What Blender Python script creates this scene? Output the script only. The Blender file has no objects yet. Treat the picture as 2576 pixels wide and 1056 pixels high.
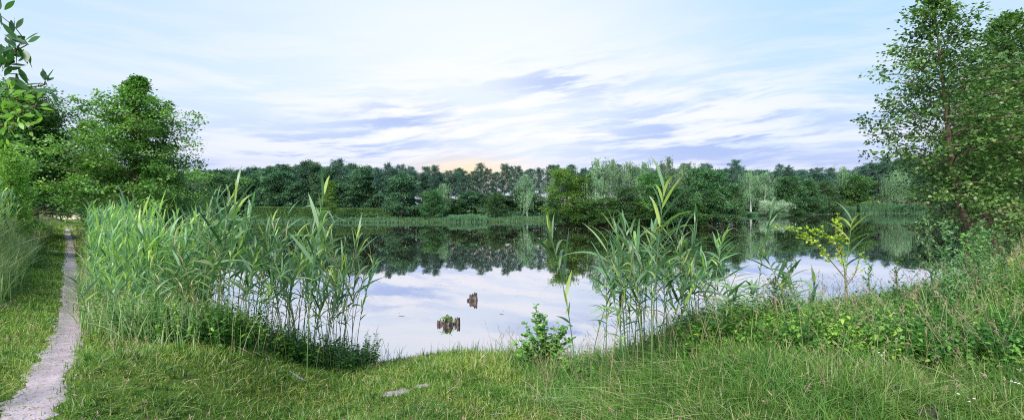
import bpy, math, random
import numpy as np
from mathutils import Vector
R = math.radians
C = bpy.context.scene.collection
sc = bpy.context.scene

# ---------------------------------------------------------------- camera
HC, F, H0, ROLL = 3.6, 1200.0, 518.0, 0.0065        # eye height over the water, focal length in photo pixels
cam_d = bpy.data.cameras.new('camera'); cam = bpy.data.objects.new('camera', cam_d); C.objects.link(cam)
cam_d.sensor_width = 36; cam_d.lens = F / 2576 * 36
cam_d.shift_y = -(528 - H0) / 2576
cam.location = (0, 0, HC); cam.rotation_mode = 'QUATERNION'
from mathutils import Euler, Quaternion
cam.rotation_quaternion = Euler((R(90), 0, 0)).to_quaternion() @ Quaternion((0, 0, 1), -ROLL)
cam_d.clip_start = 0.05; cam_d.clip_end = 5000
sc.camera = cam
sc.view_settings.view_transform = 'Standard'; sc.view_settings.look = 'None'
sc.view_settings.exposure = 0.35; sc.view_settings.gamma = 1
sc.render.engine = 'CYCLES'
cy = sc.cycles
cy.max_bounces = 5; cy.diffuse_bounces = 3; cy.glossy_bounces = 2; cy.transmission_bounces = 3; cy.transparent_max_bounces = 4
cy.caustics_reflective = False; cy.caustics_refractive = False
cy.filter_width = 1.1
cy.use_denoising = False
try: cy.denoiser = 'OPENIMAGEDENOISE'; cy.denoising_prefilter = 'ACCURATE'
except Exception: pass

# ---------------------------------------------------------------- node helper
class NT:
    def __init__(s, nt): s.nt = nt; nt.nodes.clear()
    def n(s, typ, ins=None, **kw):
        nd = s.nt.nodes.new(typ)
        for k, v in kw.items(): setattr(nd, k, v)
        for k, v in (ins or {}).items():
            sk = nd.inputs[k]
            if isinstance(v, bpy.types.NodeSocket): s.nt.links.new(v, sk)
            else: sk.default_value = v
        return nd
    def m(s, op, a, b=0.0, c=0.0):
        return s.n('ShaderNodeMath', {0: a, 1: b, 2: c}, operation=op).outputs[0]
    def mix(s, f, a, b, mode='MIX'):
        nd = s.nt.nodes.new('ShaderNodeMix'); nd.data_type = 'RGBA'; nd.blend_type = mode
        for i, v in ((0, f), (6, a), (7, b)):
            if isinstance(v, bpy.types.NodeSocket): s.nt.links.new(v, nd.inputs[i])
            else: nd.inputs[i].default_value = v if i == 0 else (*v[:3], 1)
        return nd.outputs[2]
    def ramp(s, f, stops, interp='LINEAR'):
        nd = s.n('ShaderNodeValToRGB', {0: f}); cr = nd.color_ramp; cr.interpolation = interp
        while len(cr.elements) < len(stops): cr.elements.new(0.5)
        for e, (p, c) in zip(cr.elements, stops):
            e.position = p; e.color = (*c, 1) if len(c) == 3 else c
        return nd.outputs[0]
    def noise(s, vec, scale, detail=4, rough=.55, dist=0, dim='3D'):
        nd = s.n('ShaderNodeTexNoise', {'Vector': vec, 'Scale': scale, 'Detail': detail, 'Roughness': rough, 'Distortion': dist}, noise_dimensions=dim)
        return nd.outputs[0]
    def sstep(s, x, a, b):
        return s.n('ShaderNodeMapRange', {0: x, 1: a, 2: b, 3: 0.0, 4: 1.0}, interpolation_type='SMOOTHSTEP').outputs[0]

# ---------------------------------------------------------------- world: evening sky with thin cirrus
FILL_EL, FILL_AZ = 48.0, -155.0  # direction of the added fill lamp, not of the setting sun
w = bpy.data.worlds.new('World'); sc.world = w; w.use_nodes = True
t = NT(w.node_tree)
co = t.n('ShaderNodeTexCoord').outputs['Generated']
sx = t.n('ShaderNodeSeparateXYZ', {0: co})
X, Y, Z = sx.outputs
az = t.m('MULTIPLY', t.m('ARCTAN2', X, Y), 57.2958)
el = t.m('MULTIPLY', t.m('ARCSINE', Z), 57.2958)
def gauss(a0, e0, wa, we, k=1.0):
    a = t.m('DIVIDE', t.m('SUBTRACT', az, a0), wa); e = t.m('DIVIDE', t.m('SUBTRACT', el, e0), we)
    q = t.m('ADD', t.m('MULTIPLY', a, a), t.m('MULTIPLY', e, e))
    return t.m('MULTIPLY', t.m('EXPONENT', t.m('MULTIPLY', q, -1.0)), k)
base = t.ramp(t.m('DIVIDE', el, 90.0), [(0, (.62, .68, .95)), (.06, (.64, .75, 1.0)), (.14, (.60, .80, 1.0)), (.28, (.46, .72, 1.0)), (.6, (.40, .66, 1.0))])
base = t.mix(gauss(-3, 18, 30, 14, .88), base, (.96, 1.0, 1.05))
base = t.mix(gauss(-8, 32, 20, 20, .25), base, (.90, .97, 1.03))
base = t.mix(gauss(38, 24, 15, 15, .6), base, (.42, .72, 1.0))
# streak coordinates: az and el sheared so that the streaks fan out and rise to the right
def vec(a, e, z): return t.n('ShaderNodeCombineXYZ', {0: a, 1: e, 2: z}).outputs[0]
elw = t.m('ADD', el, t.m('MULTIPLY', t.m('SUBTRACT', t.noise(vec(t.m('MULTIPLY', az, .05), t.m('MULTIPLY', el, .08), 3.0), 1.0, 2), .5), 3.5))
el2 = t.m('SUBTRACT', elw, t.m('MULTIPLY', t.m('SINE', t.m('MULTIPLY', t.m('ADD', az, 6.0), .045)), 2.6))
st = t.noise(vec(t.m('MULTIPLY', az, .055), t.m('MULTIPLY', el2, .42), 0.0), 1.0, 8, .6, .15)
st2 = t.noise(vec(t.m('MULTIPLY', az, .16), t.m('MULTIPLY', el2, 1.1), 7.0), 1.0, 8, .66, .1)
low = gauss(2, 9, 44, 8.5)
white = t.m('MULTIPLY', t.sstep(st, .40, .62), low)
col = t.mix(white, base, (1.02, 1.0, 1.03))
lil = t.m('MULTIPLY', t.m('MULTIPLY', t.sstep(t.m('ADD', st, t.m('MULTIPLY', st2, .6)), .86, .70), .82),
          t.m('MINIMUM', t.m('ADD', t.m('ADD', gauss(22, 7.5, 13, 4.2), gauss(-21, 5.0, 13, 3.5)), t.m('ADD', gauss(-13, 10, 7, 2.4, .8), t.m('ADD', gauss(6, 14.5, 8, 2.0, .8), gauss(32, 2.5, 14, 2.5, .8)))), 1.0))
col = t.mix(lil, col, (.38, .50, .90))
hz = t.m('MULTIPLY', t.sstep(el, 7.0, 2.0), t.sstep(st2, .35, .6))
col = t.mix(t.m('MULTIPLY', hz, .6), col, (.66, .66, .88))
glow = gauss(-5, 4.0, 6, 1.7)
col = t.mix(t.m('MULTIPLY', glow, t.m('ADD', .55, t.m('MULTIPLY', st2, .9))), col, (1.12, .86, .58))
# behind the viewer the sky is plain and brighter overhead
sky = t.n('ShaderNodeTexSky', sky_type='NISHITA', sun_disc=False, sun_elevation=R(FILL_EL), sun_rotation=R(FILL_AZ)).outputs[0]
sky = t.mix(1.0, sky, (.12, .12, .12), 'MULTIPLY')
col = t.mix(.05, col, sky)
bg = t.n('ShaderNodeBackground', {'Color': col, 'Strength': .82})
t.n('ShaderNodeOutputWorld', {0: bg.outputs[0]})
w.cycles.sampling_method = 'MANUAL'; w.cycles.sample_map_resolution = 512

fill_d = bpy.data.lights.new('sun', 'SUN'); fill_d.energy = 4.8; fill_d.angle = R(24); fill_d.color = (1, .95, .86)  # soft fill added behind the viewer to brighten foliage facing it
sun = bpy.data.objects.new('sun', fill_d); C.objects.link(sun); sun.location = (-30, 10, 60)
sd = Vector((math.sin(R(FILL_AZ)) * math.cos(R(FILL_EL)), math.cos(R(FILL_AZ)) * math.cos(R(FILL_EL)), math.sin(R(FILL_EL))))
sun.rotation_euler = (-sd).to_track_quat('-Z', 'Y').to_euler()

# ---------------------------------------------------------------- picture measurements to world
def uv(px, py=H0):
    u = (px - 1288) / F; v = (H0 - py) / F
    return u + ROLL * v, v - ROLL * u
def ground_at(px, py, z):                      # where a pixel's ray meets height z
    u, v = uv(px, py); y = (z - HC) / v
    return u * y, y
def xs(px, y, py=H0): return uv(px, py)[0] * y
def zs(px, py, y): return HC + uv(px, py)[1] * y

# ---------------------------------------------------------------- geometry collector (quads only)
class G:
    def __init__(s): s.v = []; s.q = []; s.r = []; s.c = 0
    def add(s, V, Q, r):
        V = np.asarray(V, np.float32).reshape(-1, 3); s.v.append(V); s.q.append(np.asarray(Q, np.int64).reshape(-1, 4) + s.c)
        s.r.append(np.broadcast_to(np.asarray(r, np.float32), (len(V),)).copy()); s.c += len(V)
    def mesh(s, name, smooth=False):
        V = np.concatenate(s.v); Q = np.concatenate(s.q); r = np.concatenate(s.r)
        me = bpy.data.meshes.new(name); me.vertices.add(len(V)); me.vertices.foreach_set('co', V.ravel())
        me.loops.add(Q.size); me.loops.foreach_set('vertex_index', Q.ravel().astype(np.int32))
        me.polygons.add(len(Q)); me.polygons.foreach_set('loop_start', np.arange(0, Q.size, 4, dtype=np.int32))
        try: me.polygons.foreach_set('loop_total', np.full(len(Q), 4, dtype=np.int32))
        except Exception: pass
        me.polygons.foreach_set('use_smooth', np.full(len(Q), smooth))
        a = me.attributes.new('rnd', 'FLOAT', 'POINT'); a.data.foreach_set('value', r)
        me.update(calc_edges=True)
        return me
    def build(s, name, mat, parent=None, smooth=False):
        me = s.mesh(name, smooth); me.materials.append(mat)
        o = bpy.data.objects.new(name, me); C.objects.link(o)
        if parent is not None: o.parent = parent
        return o
def unit(a): return a / np.maximum(np.linalg.norm(a, axis=-1, keepdims=True), 1e-9)
def ribbons(g, P, D, N, L, W, prof, B=None, r=0.5, fold=0.0):
    """strips from P along D, facing N, length L, half-width profile prof*W/2, bending by B*t^2*L"""
    P = np.asarray(P, float).reshape(-1, 3); n = len(P)
    D = np.broadcast_to(np.asarray(D, float), (n, 3)); N = np.broadcast_to(np.asarray(N, float), (n, 3))
    L = np.broadcast_to(np.asarray(L, float), (n,)); W = np.broadcast_to(np.asarray(W, float), (n,))
    S = unit(np.cross(D, N)); K = len(prof) - 1
    tt = np.linspace(0, 1, K + 1)
    Cn = P[:, None] + D[:, None] * (L[:, None] * tt)[..., None]
    if B is not None: Cn = Cn + np.broadcast_to(np.asarray(B, float), (n, 3))[:, None] * (L[:, None] * tt ** 2)[..., None]
    hw = (W[:, None] * np.asarray(prof) * .5)[..., None] * S[:, None]
    V = np.stack([Cn - hw, Cn + hw], 2)                     # n,K+1,2,3
    if fold:
        V[:, :, :, :] += (N[:, None, None] * (np.array([0, fold])[None, None, :] * W[:, None, None])[..., None])
    base = (np.arange(n) * 2 * (K + 1))[:, None]; k = np.arange(K)[None]
    Q = np.stack([base + 2 * k, base + 2 * k + 1, base + 2 * k + 3, base + 2 * k + 2], -1)
    rr = np.repeat(np.broadcast_to(np.asarray(r, float), (n,)), 2 * (K + 1))
    g.add(V, Q, rr)
def kites(g, P, D, N, L, W, r):
    P = np.asarray(P, float); S = unit(np.cross(D, N)); L = np.asarray(L)[:, None]; W = np.asarray(W)[:, None]
    V = np.stack([P, P + D * L * .45 + S * W * .5, P + D * L, P + D * L * .45 - S * W * .5], 1)
    n = len(P); g.add(V, np.arange(4 * n).reshape(n, 4), np.repeat(r, 4))
def tube(g, pts, rad, sides=6, r=0.5):
    pts = np.asarray(pts, float); k = len(pts); rad = np.broadcast_to(np.asarray(rad, float), (k,))
    T = unit(np.gradient(pts, axis=0)); ref = np.array([1., 0, 0]) if abs(T[0][0]) < .8 else np.array([0, 1., 0])
    A = unit(np.cross(T, ref)); Bv = np.cross(T, A); an = np.arange(sides) * 2 * np.pi / sides
    V = pts[:, None] + rad[:, None, None] * (A[:, None] * np.cos(an)[None, :, None] + Bv[:, None] * np.sin(an)[None, :, None])
    i = np.arange(k - 1)[:, None] * sides; j = np.arange(sides)[None]; j2 = (j + 1) % sides
    Q = np.stack([i + j, i + j2, i + sides + j2, i + sides + j], -1)
    g.add(V, Q, r)
def rv(rng, n): return unit(rng.normal(size=(n, 3)))
def curve(p0, p1, p2, n):
    s = np.linspace(0, 1, n)[:, None]; p0, p1, p2 = map(np.asarray, (p0, p1, p2))
    return (1 - s) ** 2 * p0 + 2 * s * (1 - s) * p1 + s ** 2 * p2

def tag(o, label=None, cat=None, group=None, kind=None):
    for k, v in (('label', label), ('category', cat), ('group', group), ('kind', kind)):
        if v: o[k] = v
    return o
def empty(name, loc=(0, 0, 0), rz=0):
    o = bpy.data.objects.new(name, None); C.objects.link(o); o.location = loc; o.rotation_euler = (0, 0, rz); return o
KIDS = {}
def copy_thing(root):
    c = root.copy(); C.objects.link(c)
    for k in list(c.keys()):
        if k in ('label', 'group'): del c[k]
    for ch in KIDS[root]:
        d = ch.copy(); C.objects.link(d); d.parent = c
    return c

# ---------------------------------------------------------------- materials
def leafmat(name, stops, trans=.3, rough=.5, spec=.35, nscale=None, ntint=(.8, 1, .8)):
    m = bpy.data.materials.new(name); m.use_nodes = True; t = NT(m.node_tree)
    r = t.n('ShaderNodeAttribute', attribute_name='rnd').outputs['Fac']
    c = t.ramp(r, stops)
    if nscale:
        ob = t.n('ShaderNodeNewGeometry').outputs['Position']
        f = t.sstep(t.noise(ob, nscale, 3), .38, .62)
        c = t.mix(f, c, t.mix(1.0, c, ntint, 'MULTIPLY'))
    oi = t.n('ShaderNodeObjectInfo').outputs['Random']
    hs = t.n('ShaderNodeHueSaturation', {'Hue': t.m('ADD', .485, t.m('MULTIPLY', oi, .03)), 'Saturation': 1.0, 'Value': t.m('ADD', .74, t.m('MULTIPLY', oi, .5)), 'Color': c}).outputs[0]
    p = t.n('ShaderNodeBsdfPrincipled', {'Base Color': hs, 'Roughness': rough, 'Specular IOR Level': spec})
    tr = t.n('ShaderNodeBsdfTranslucent', {'Color': t.mix(1.0, hs, (1.0, 1.25, .55), 'MULTIPLY')})
    mx = t.n('ShaderNodeMixShader', {0: trans, 1: p.outputs[0], 2: tr.outputs[0]})
    t.n('ShaderNodeOutputMaterial', {0: mx.outputs[0]}); return m
def barkmat(name, c1, c2, scale=6, stretch=.25, bump=.5, thr=(.4, .6)):
    m = bpy.data.materials.new(name); m.use_nodes = True; t = NT(m.node_tree)
    tc = t.n('ShaderNodeTexCoord').outputs['Object']
    mp = t.n('ShaderNodeMapping', {'Vector': tc, 'Scale': (1, 1, stretch)}).outputs[0]
    nz = t.noise(mp, scale, 6, .65)
    c = t.mix(t.sstep(nz, *thr), c1, c2)
    bp = t.n('ShaderNodeBump', {'Strength': bump, 'Distance': .03, 'Height': nz}).outputs[0]
    p = t.n('ShaderNodeBsdfPrincipled', {'Base Color': c, 'Roughness': .85, 'Normal': bp})
    t.n('ShaderNodeOutputMaterial', {0: p.outputs[0]}); return m

M = {}
M['lawn'] = leafmat('lawn_grass', [(0, (.05, .07, .015)), (.25, (.11, .18, .025)), (.6, (.24, .32, .045)), (.86, (.36, .40, .09)), (.93, (.50, .42, .22)), (1, (.64, .54, .34))], .3, .5, .3, .9, (.72, .95, .8))
M['tall'] = leafmat('tall_grass', [(0, (.03, .09, .02)), (.3, (.08, .19, .035)), (.65, (.18, .31, .06)), (.86, (.32, .38, .12)), (.92, (.54, .46, .28)), (1, (.66, .55, .40))], .3, .5, .3, .7, (.75, .95, .85))
M['palegrass'] = leafmat('pale_grass', [(0, (.12, .24, .07)), (.4, (.26, .40, .15)), (.75, (.42, .52, .27)), (1, (.62, .56, .38))], .35, .5, .3)
M['straw'] = leafmat('dry_stalks', [(0, (.30, .27, .14)), (.5, (.42, .36, .22)), (.8, (.40, .24, .20)), (1, (.55, .48, .36))], .3, .6, .2)
M['under'] = leafmat('undergrowth', [(0, (.03, .09, .02)), (.35, (.08, .18, .035)), (.7, (.18, .33, .05)), (1, (.38, .48, .08))], .3, .5, .35, .8, (.8, .9, .8))
M['reed'] = leafmat('reed_leaf', [(0, (.05, .13, .06)), (.35, (.13, .25, .13)), (.6, (.27, .40, .22)), (.75, (.27, .42, .10)), (1, (.46, .56, .14))], .4, .42, .5)
M['reedstem'] = leafmat('reed_stem', [(0, (.10, .18, .06)), (.6, (.18, .26, .09)), (1, (.34, .30, .14))], .1, .5, .4)
M['farreed'] = leafmat('far_reed', [(0, (.08, .19, .10)), (.5, (.14, .28, .15)), (1, (.24, .38, .17))], .3, .6, .3)
def tones(a, b, c): return [(0, a), (.5, b), (1, c)]
M['alder'] = leafmat('alder_leaf', tones((.045, .13, .03), (.12, .26, .06), (.27, .42, .11)), .3, .4, .5)
M['oak'] = leafmat('oak_leaf', tones((.05, .15, .03), (.16, .32, .06), (.32, .48, .12)), .3, .45, .4)
M['darkleaf'] = leafmat('dark_leaf', tones((.035, .10, .03), (.085, .20, .05), (.18, .34, .08)), .25, .5, .3)
M['beech'] = leafmat('beech_leaf', tones((.03, .10, .06), (.085, .185, .10), (.19, .31, .15)), .25, .55, .3)  # bluish cast puts distance haze into the leaf colour
M['pine'] = leafmat('pine_needles', tones((0.038, 0.105, 0.083), (0.075, 0.165, 0.120), (0.135, 0.225, 0.150)), .15, .6, .3)  # teal cast: haze of the far wood put into the needle colour
M['spruce'] = leafmat('blue_needles', tones((0.065, 0.130, 0.117), (0.117, 0.208, 0.169), (0.182, 0.286, 0.221)), .15, .6, .3)
M['birch'] = leafmat('birch_leaf', tones((0.112, 0.210, 0.112), (0.196, 0.308, 0.168), (0.308, 0.420, 0.224)), .3, .5, .3)
M['green'] = leafmat('fresh_leaf', tones((.05, .12, .05), (.09, .20, .08), (.17, .28, .10)), .3, .5, .3)
M['yellow'] = leafmat('yellowgreen_leaf', tones((.07, .17, .03), (.14, .29, .05), (.27, .43, .08)), .35, .5, .3)
M['sunny'] = leafmat('bright_shrub_leaf', tones((.13, .25, .04), (.27, .42, .08), (.42, .56, .15)), .35, .5, .3)
M['lime'] = leafmat('lime_leaf', tones((.24, .34, .03), (.40, .48, .05), (.55, .58, .08)), .4, .5, .3)
M['silver'] = leafmat('silver_leaf', tones((.20, .30, .20), (.34, .44, .30), (.48, .56, .42)), .3, .6, .3)
M['bushleaf'] = leafmat('bush_leaf', tones((0.060, 0.180, 0.036), (0.120, 0.312, 0.048), (0.288, 0.504, 0.084)), .35, .4, .5)
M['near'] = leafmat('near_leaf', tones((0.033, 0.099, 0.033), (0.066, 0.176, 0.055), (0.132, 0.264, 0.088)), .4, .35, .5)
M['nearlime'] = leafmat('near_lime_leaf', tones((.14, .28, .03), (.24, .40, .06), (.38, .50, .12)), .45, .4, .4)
M['weed'] = leafmat('weed_leaf', tones((0.084, 0.182, 0.070), (0.168, 0.308, 0.126), (0.308, 0.448, 0.210)), .3, .5, .3)
M['hedge'] = leafmat('hedge_leaf', tones((.05, .14, .04), (.10, .23, .06), (.18, .33, .10)), .25, .5, .3)
M['petal'] = leafmat('petal', tones((.8, .8, .82), (.85, .85, .85), (.9, .9, .9)), .2, .6, .2)
M['pink'] = leafmat('pink_petal', tones((.4, .12, .25), (.5, .2, .35), (.6, .3, .45)), .2, .6, .2)
M['bark'] = barkmat('bark', (.09, .065, .05), (.20, .14, .11))
M['pinebark'] = barkmat('pine_bark', (.12, .06, .045), (.28, .13, .09))
M['redbark'] = barkmat('alder_bark', (.10, .06, .055), (.30, .17, .14), 9, .3, .7)
M['birchbark'] = barkmat('birch_bark', (.75, .73, .72), (.08, .07, .07), 3, 1.6, .2, (.52, .62))
M['twig'] = barkmat('twig', (.12, .08, .05), (.24, .16, .10), 30)
M['stump'] = barkmat('stump_wood', (.03, .02, .018), (.27, .20, .175), 11, .55, 1.0, (.42, .66))
M['plank'] = barkmat('weathered_plank', (.30, .29, .30), (.50, .48, .48), 4, 1)
M['soil'] = barkmat('soil', (.035, .028, .03), (.12, .09, .09), 30, 1, 1.0)

def groundmat():
    m = bpy.data.materials.new('ground_soil'); m.use_nodes = True; t = NT(m.node_tree)
    pos = t.n('ShaderNodeNewGeometry').outputs['Position']
    n1 = t.noise(pos, .5, 6, .65); n2 = t.noise(pos, 14, 4, .7)
    c = t.mix(t.sstep(n1, .35, .65), (.055, .10, .018), (.11, .17, .03))
    c = t.mix(t.sstep(n2, .45, .75), c, (.10, .075, .045))
    z = t.n('ShaderNodeSeparateXYZ', {0: pos}).outputs[2]
    c = t.mix(t.sstep(z, .12, -.05), c, (.05, .035, .025))
    bp = t.n('ShaderNodeBump', {'Strength': .6, 'Distance': .03, 'Height': n2}).outputs[0]
    p = t.n('ShaderNodeBsdfPrincipled', {'Base Color': c, 'Roughness': .95, 'Specular IOR Level': .1, 'Normal': bp})
    t.n('ShaderNodeOutputMaterial', {0: p.outputs[0]}); return m
def pathmat():
    m = bpy.data.materials.new('sandy_path'); m.use_nodes = True; t = NT(m.node_tree)
    pos = t.n('ShaderNodeNewGeometry').outputs['Position']
    n1 = t.noise(pos, 3, 5, .6); n2 = t.noise(pos, 45, 4, .75)
    vo = t.n('ShaderNodeTexVoronoi', {'Vector': pos, 'Scale': 38.0}).outputs[0]
    c = t.mix(t.sstep(n1, .3, .7), (.31, .25, .275), (.42, .345, .375))
    c = t.mix(t.m('MULTIPLY', t.sstep(n2, .52, .8), .7), c, (.22, .16, .14))
    c = t.mix(t.sstep(vo, .10, .05), c, (.50, .46, .48))
    h = t.m('ADD', t.m('MULTIPLY', n1, 2.0), t.m('SUBTRACT', n2, vo))
    bp = t.n('ShaderNodeBump', {'Strength': .4, 'Distance': .012, 'Height': h}).outputs[0]
    p = t.n('ShaderNodeBsdfPrincipled', {'Base Color': c, 'Roughness': .95, 'Specular IOR Level': .15, 'Normal': bp})
    t.n('ShaderNodeOutputMaterial', {0: p.outputs[0]}); return m
def watermat():
    m = bpy.data.materials.new('pond_water'); m.use_nodes = True; t = NT(m.node_tree)
    pos = t.n('ShaderNodeNewGeometry').outputs['Position']
    n1 = t.noise(t.n('ShaderNodeMapping', {'Vector': pos, 'Scale': (1, .45, 1)}).outputs[0], .9, 3, .5)
    n2 = t.noise(pos, 7, 2, .5)
    h = t.m('ADD', n1, t.m('MULTIPLY', n2, .05))
    bp = t.n('ShaderNodeBump', {'Strength': .05, 'Distance': .06, 'Height': h}).outputs[0]
    lw = t.n('ShaderNodeLayerWeight', {'Blend': .5}).outputs['Facing']
    f = t.n('ShaderNodeMapRange', {0: lw, 1: .35, 2: 1.0, 3: .62, 4: .95}).outputs[0]
    gl = t.n('ShaderNodeBsdfGlossy', {'Color': (.95, .95, 1.0, 1), 'Roughness': .012, 'Normal': bp})
    df = t.n('ShaderNodeBsdfDiffuse', {'Color': (.045, .032, .022, 1)})
    mx = t.n('ShaderNodeMixShader', {0: f, 1: df.outputs[0], 2: gl.outputs[0]})
    t.n('ShaderNodeOutputMaterial', {0: mx.outputs[0]}); return m
M['ground'] = groundmat(); M['path'] = pathmat(); M['water'] = watermat()

# ---------------------------------------------------------------- terrain
LAKE = np.array([(-3.2, 11.0), (-4.2, 9.9), (-5.5, 10.2), (-7.5, 11.8), (-10, 14.5), (-14, 19.5), (-19, 26), (-24, 33), (-31, 43), (-40, 56),
    (-56, 80), (-72, 104), (-80, 122), (-67, 122), (-42, 112), (-17.5, 106.5), (4, 110), (43, 125), (71, 151), (92, 157), (116, 170), (138, 181), (147, 169), (142, 148),
    (118, 121), (88, 90), (50, 51), (27, 27.5), (16.2, 17), (11.5, 13), (7.5, 10.6), (4.5, 9.6), (2.8, 9.5), (1.6, 10.3), (.6, 11.3), (-1.4, 11.8)], float)
ISLE = np.array([(6.5, 84.5), (12, 82.5), (20, 81), (30, 80), (35, 81), (38, 85), (38, 92), (31, 97), (18, 97), (9, 92)], float)
def polydist(x, y, poly):
    shp = x.shape; p = np.stack([x.ravel(), y.ravel()], 1); d = np.full(len(p), 1e9); ins = np.zeros(len(p), bool)
    for a, b in zip(poly, np.roll(poly, -1, 0)):
        ab = b - a; tt = np.clip(((p - a) @ ab) / (ab @ ab), 0, 1); q = a + tt[:, None] * ab
        d = np.minimum(d, np.hypot(*(p - q).T))
        cnd = ((a[1] > p[:, 1]) != (b[1] > p[:, 1])) & (p[:, 0] < (b[0] - a[0]) * (p[:, 1] - a[1]) / (b[1] - a[1] + 1e-12) + a[0])
        ins ^= cnd
    return np.where(ins, -d, d).reshape(shp)
def ss(x, a, b):
    k = np.clip((x - a) / (b - a), 0, 1); return k * k * (3 - 2 * k)
def wob(x, y, s=1.0, sd=0):
    return (np.sin(x * 1.3 * s + 1.7 * np.sin(y * .9 * s + sd)) + np.sin(y * 1.7 * s + 1.3 * np.sin(x * 1.1 * s + 2 + sd)) + .6 * np.sin((x + y) * 3.1 * s + sd)) / 2.6
PATHP = [(-60, 1180), (60, 1035), (130, 905), (172, 790), (180, 700), (178, 640), (176, 605), (170, 578), (171, 564), (180, 555), (188, 549), (186, 544)]
PATH = []
for px, py in PATHP: PATH.append(ground_at(px, py, 1.95))
PATH = np.array(PATH)
def pathdist(x, y):
    shp = x.shape; p = np.stack([x.ravel(), y.ravel()], 1); d = np.full(len(p), 1e9); side = np.zeros(len(p))
    for a, b in zip(PATH[:-1], PATH[1:]):
        ab = b - a; tt = np.clip(((p - a) @ ab) / (ab @ ab), 0, 1); q = a + tt[:, None] * ab; dd = np.hypot(*(p - q).T)
        cr = ab[0] * (p[:, 1] - a[1]) - ab[1] * (p[:, 0] - a[0])
        side = np.where(dd < d, np.sign(cr), side); d = np.minimum(d, dd)
    return (d * side).reshape(shp)           # positive on the left of the path
def height(x, y):
    dl = polydist(x, y, LAKE); di = polydist(x, y, ISLE)
    d = np.where(di < 0, -di, np.where(dl < 0, -np.minimum(-dl, di), dl))
    isl = di < 0
    far = ss(y, 40, 90)
    s = .24 + (.8 - .24) * ss(-x, 2.6, 4.6) + (1.3 - .24) * ss(x, .7, 4.0)
    s = s * (1 - far) + .16 * far
    zm = (1.95 + .95 * ss(x, 5, 12)) * (1 - far) + 1.15 * far
    z = np.where(d > 0, zm * np.tanh(s * np.maximum(d, 0) / zm), np.maximum(d * .5, -.8))
    z = np.where(isl, .3 * np.tanh(np.maximum(-di, 0) * .6), z)
    pd = pathdist(x, y)
    near = (1 - ss(y, 60, 110)) * (d > 0)
    z = z + near * 1.5 * ss(pd, .9, 3.2) * ss(y, 6, 12)
    z = z + np.where(d > .3, .05 * wob(x, y, .9) * np.clip(d / 3, 0, 1), 0)
    z = z - .045 * np.exp(-(pd / .22) ** 2) * (d > 2) * (y < 60) * (y > 1)
    return z
ng = 380; tt = np.linspace(-1, 1, ng)
gx = 5 * np.sinh(tt * math.asinh(1500 / 5)); gy = gx + 8 
GX, GY = np.meshgrid(gx, gy, indexing='ij'); GZ = height(GX, GY)
g = G(); idx = np.arange(ng * ng).reshape(ng, ng)
g.add(np.stack([GX, GY, GZ], -1), np.stack([idx[:-1, :-1], idx[1:, :-1], idx[1:, 1:], idx[:-1, 1:]], -1), .5)
ground = tag(g.build('ground', M['ground'], smooth=True), 'grassy bank and shore around the pond', None, None, 'structure')
def gz(x, y):
    x = np.asarray(x, float); y = np.asarray(y, float)
    i = np.clip(np.searchsorted(gx, x) - 1, 0, ng - 2); j = np.clip(np.searchsorted(gy, y) - 1, 0, ng - 2)
    fx = (x - gx[i]) / (gx[i + 1] - gx[i]); fy = (y - gy[j]) / (gy[j + 1] - gy[j])
    return (GZ[i, j] * (1 - fx) * (1 - fy) + GZ[i + 1, j] * fx * (1 - fy) + GZ[i, j + 1] * (1 - fx) * fy + GZ[i + 1, j + 1] * fx * fy)
g = G(); 
wx = np.linspace(-110, 170, 60); wy = np.linspace(8.5, 200, 60); WX, WY = np.meshgrid(wx, wy, indexing='ij'); idx = np.arange(3600).reshape(60, 60)
g.add(np.stack([WX, WY, WX * 0], -1), np.stack([idx[:-1, :-1], idx[1:, :-1], idx[1:, 1:], idx[:-1, 1:]], -1), .5)
tag(g.build('water', M['water'], smooth=True), 'still dark pond water mirroring the sky and wood', None, None, 'structure')

def strip(name, pts, width, mat, lift=.01, label=None):
    # dense ragged ribbon lying on the ground
    pts = np.array(pts); seg = np.r_[0, np.cumsum(np.hypot(*np.diff(pts, axis=0).T))]
    s = []; k = 0
    while k < seg[-1]: s.append(k); k += .06 + .012 * k
    s = np.array(s); x = np.interp(s, seg, pts[:, 0]); y = np.interp(s, seg, pts[:, 1])
    for _ in range(6): x[1:-1] = (x[:-2] + x[2:] + 2 * x[1:-1]) / 4; y[1:-1] = (y[:-2] + y[2:] + 2 * y[1:-1]) / 4
    T = unit(np.stack([np.gradient(x), np.gradient(y)], 1)); Nn = np.stack([-T[:, 1], T[:, 0]], 1)
    rg = np.random.default_rng(4); nc = 9; c = np.linspace(-1, 1, nc)
    wl = width(s) * (1 + .16 * np.sin(s * 5.1) + .14 * rg.normal(size=len(s))); wr = width(s) * (1 + .16 * np.sin(s * 4.3 + 1) + .14 * rg.normal(size=len(s)))
    off = np.where(c[None] < 0, c[None] * wr[:, None], c[None] * wl[:, None]) * .5
    PX = x[:, None] + Nn[:, 0:1] * off; PY = y[:, None] + Nn[:, 1:2] * off
    PZ = gz(PX, PY) + lift - .02 * (np.abs(c)[None] > .95)
    i = np.arange(len(s) * nc).reshape(len(s), nc); g = G()
    g.add(np.stack([PX, PY, PZ], -1), np.stack([i[:-1, :-1], i[:-1, 1:], i[1:, 1:], i[1:, :-1]], -1), .5)
    return tag(g.build(name, mat, smooth=True), label, None, None, 'structure')
strip('path', PATH, lambda s: .39 + 0 * s, M['path'], .012, 'narrow trodden sandy path along the left bank')
FORK = [ground_at(px, py, 1.95) for px, py in ((196, 612), (190, 590), (183, 572), (182, 560), (186, 553))]
strip('side_path', FORK, lambda s: .22 + 0 * s, M['path'], .012, 'faint second track beside the sandy path')
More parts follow.
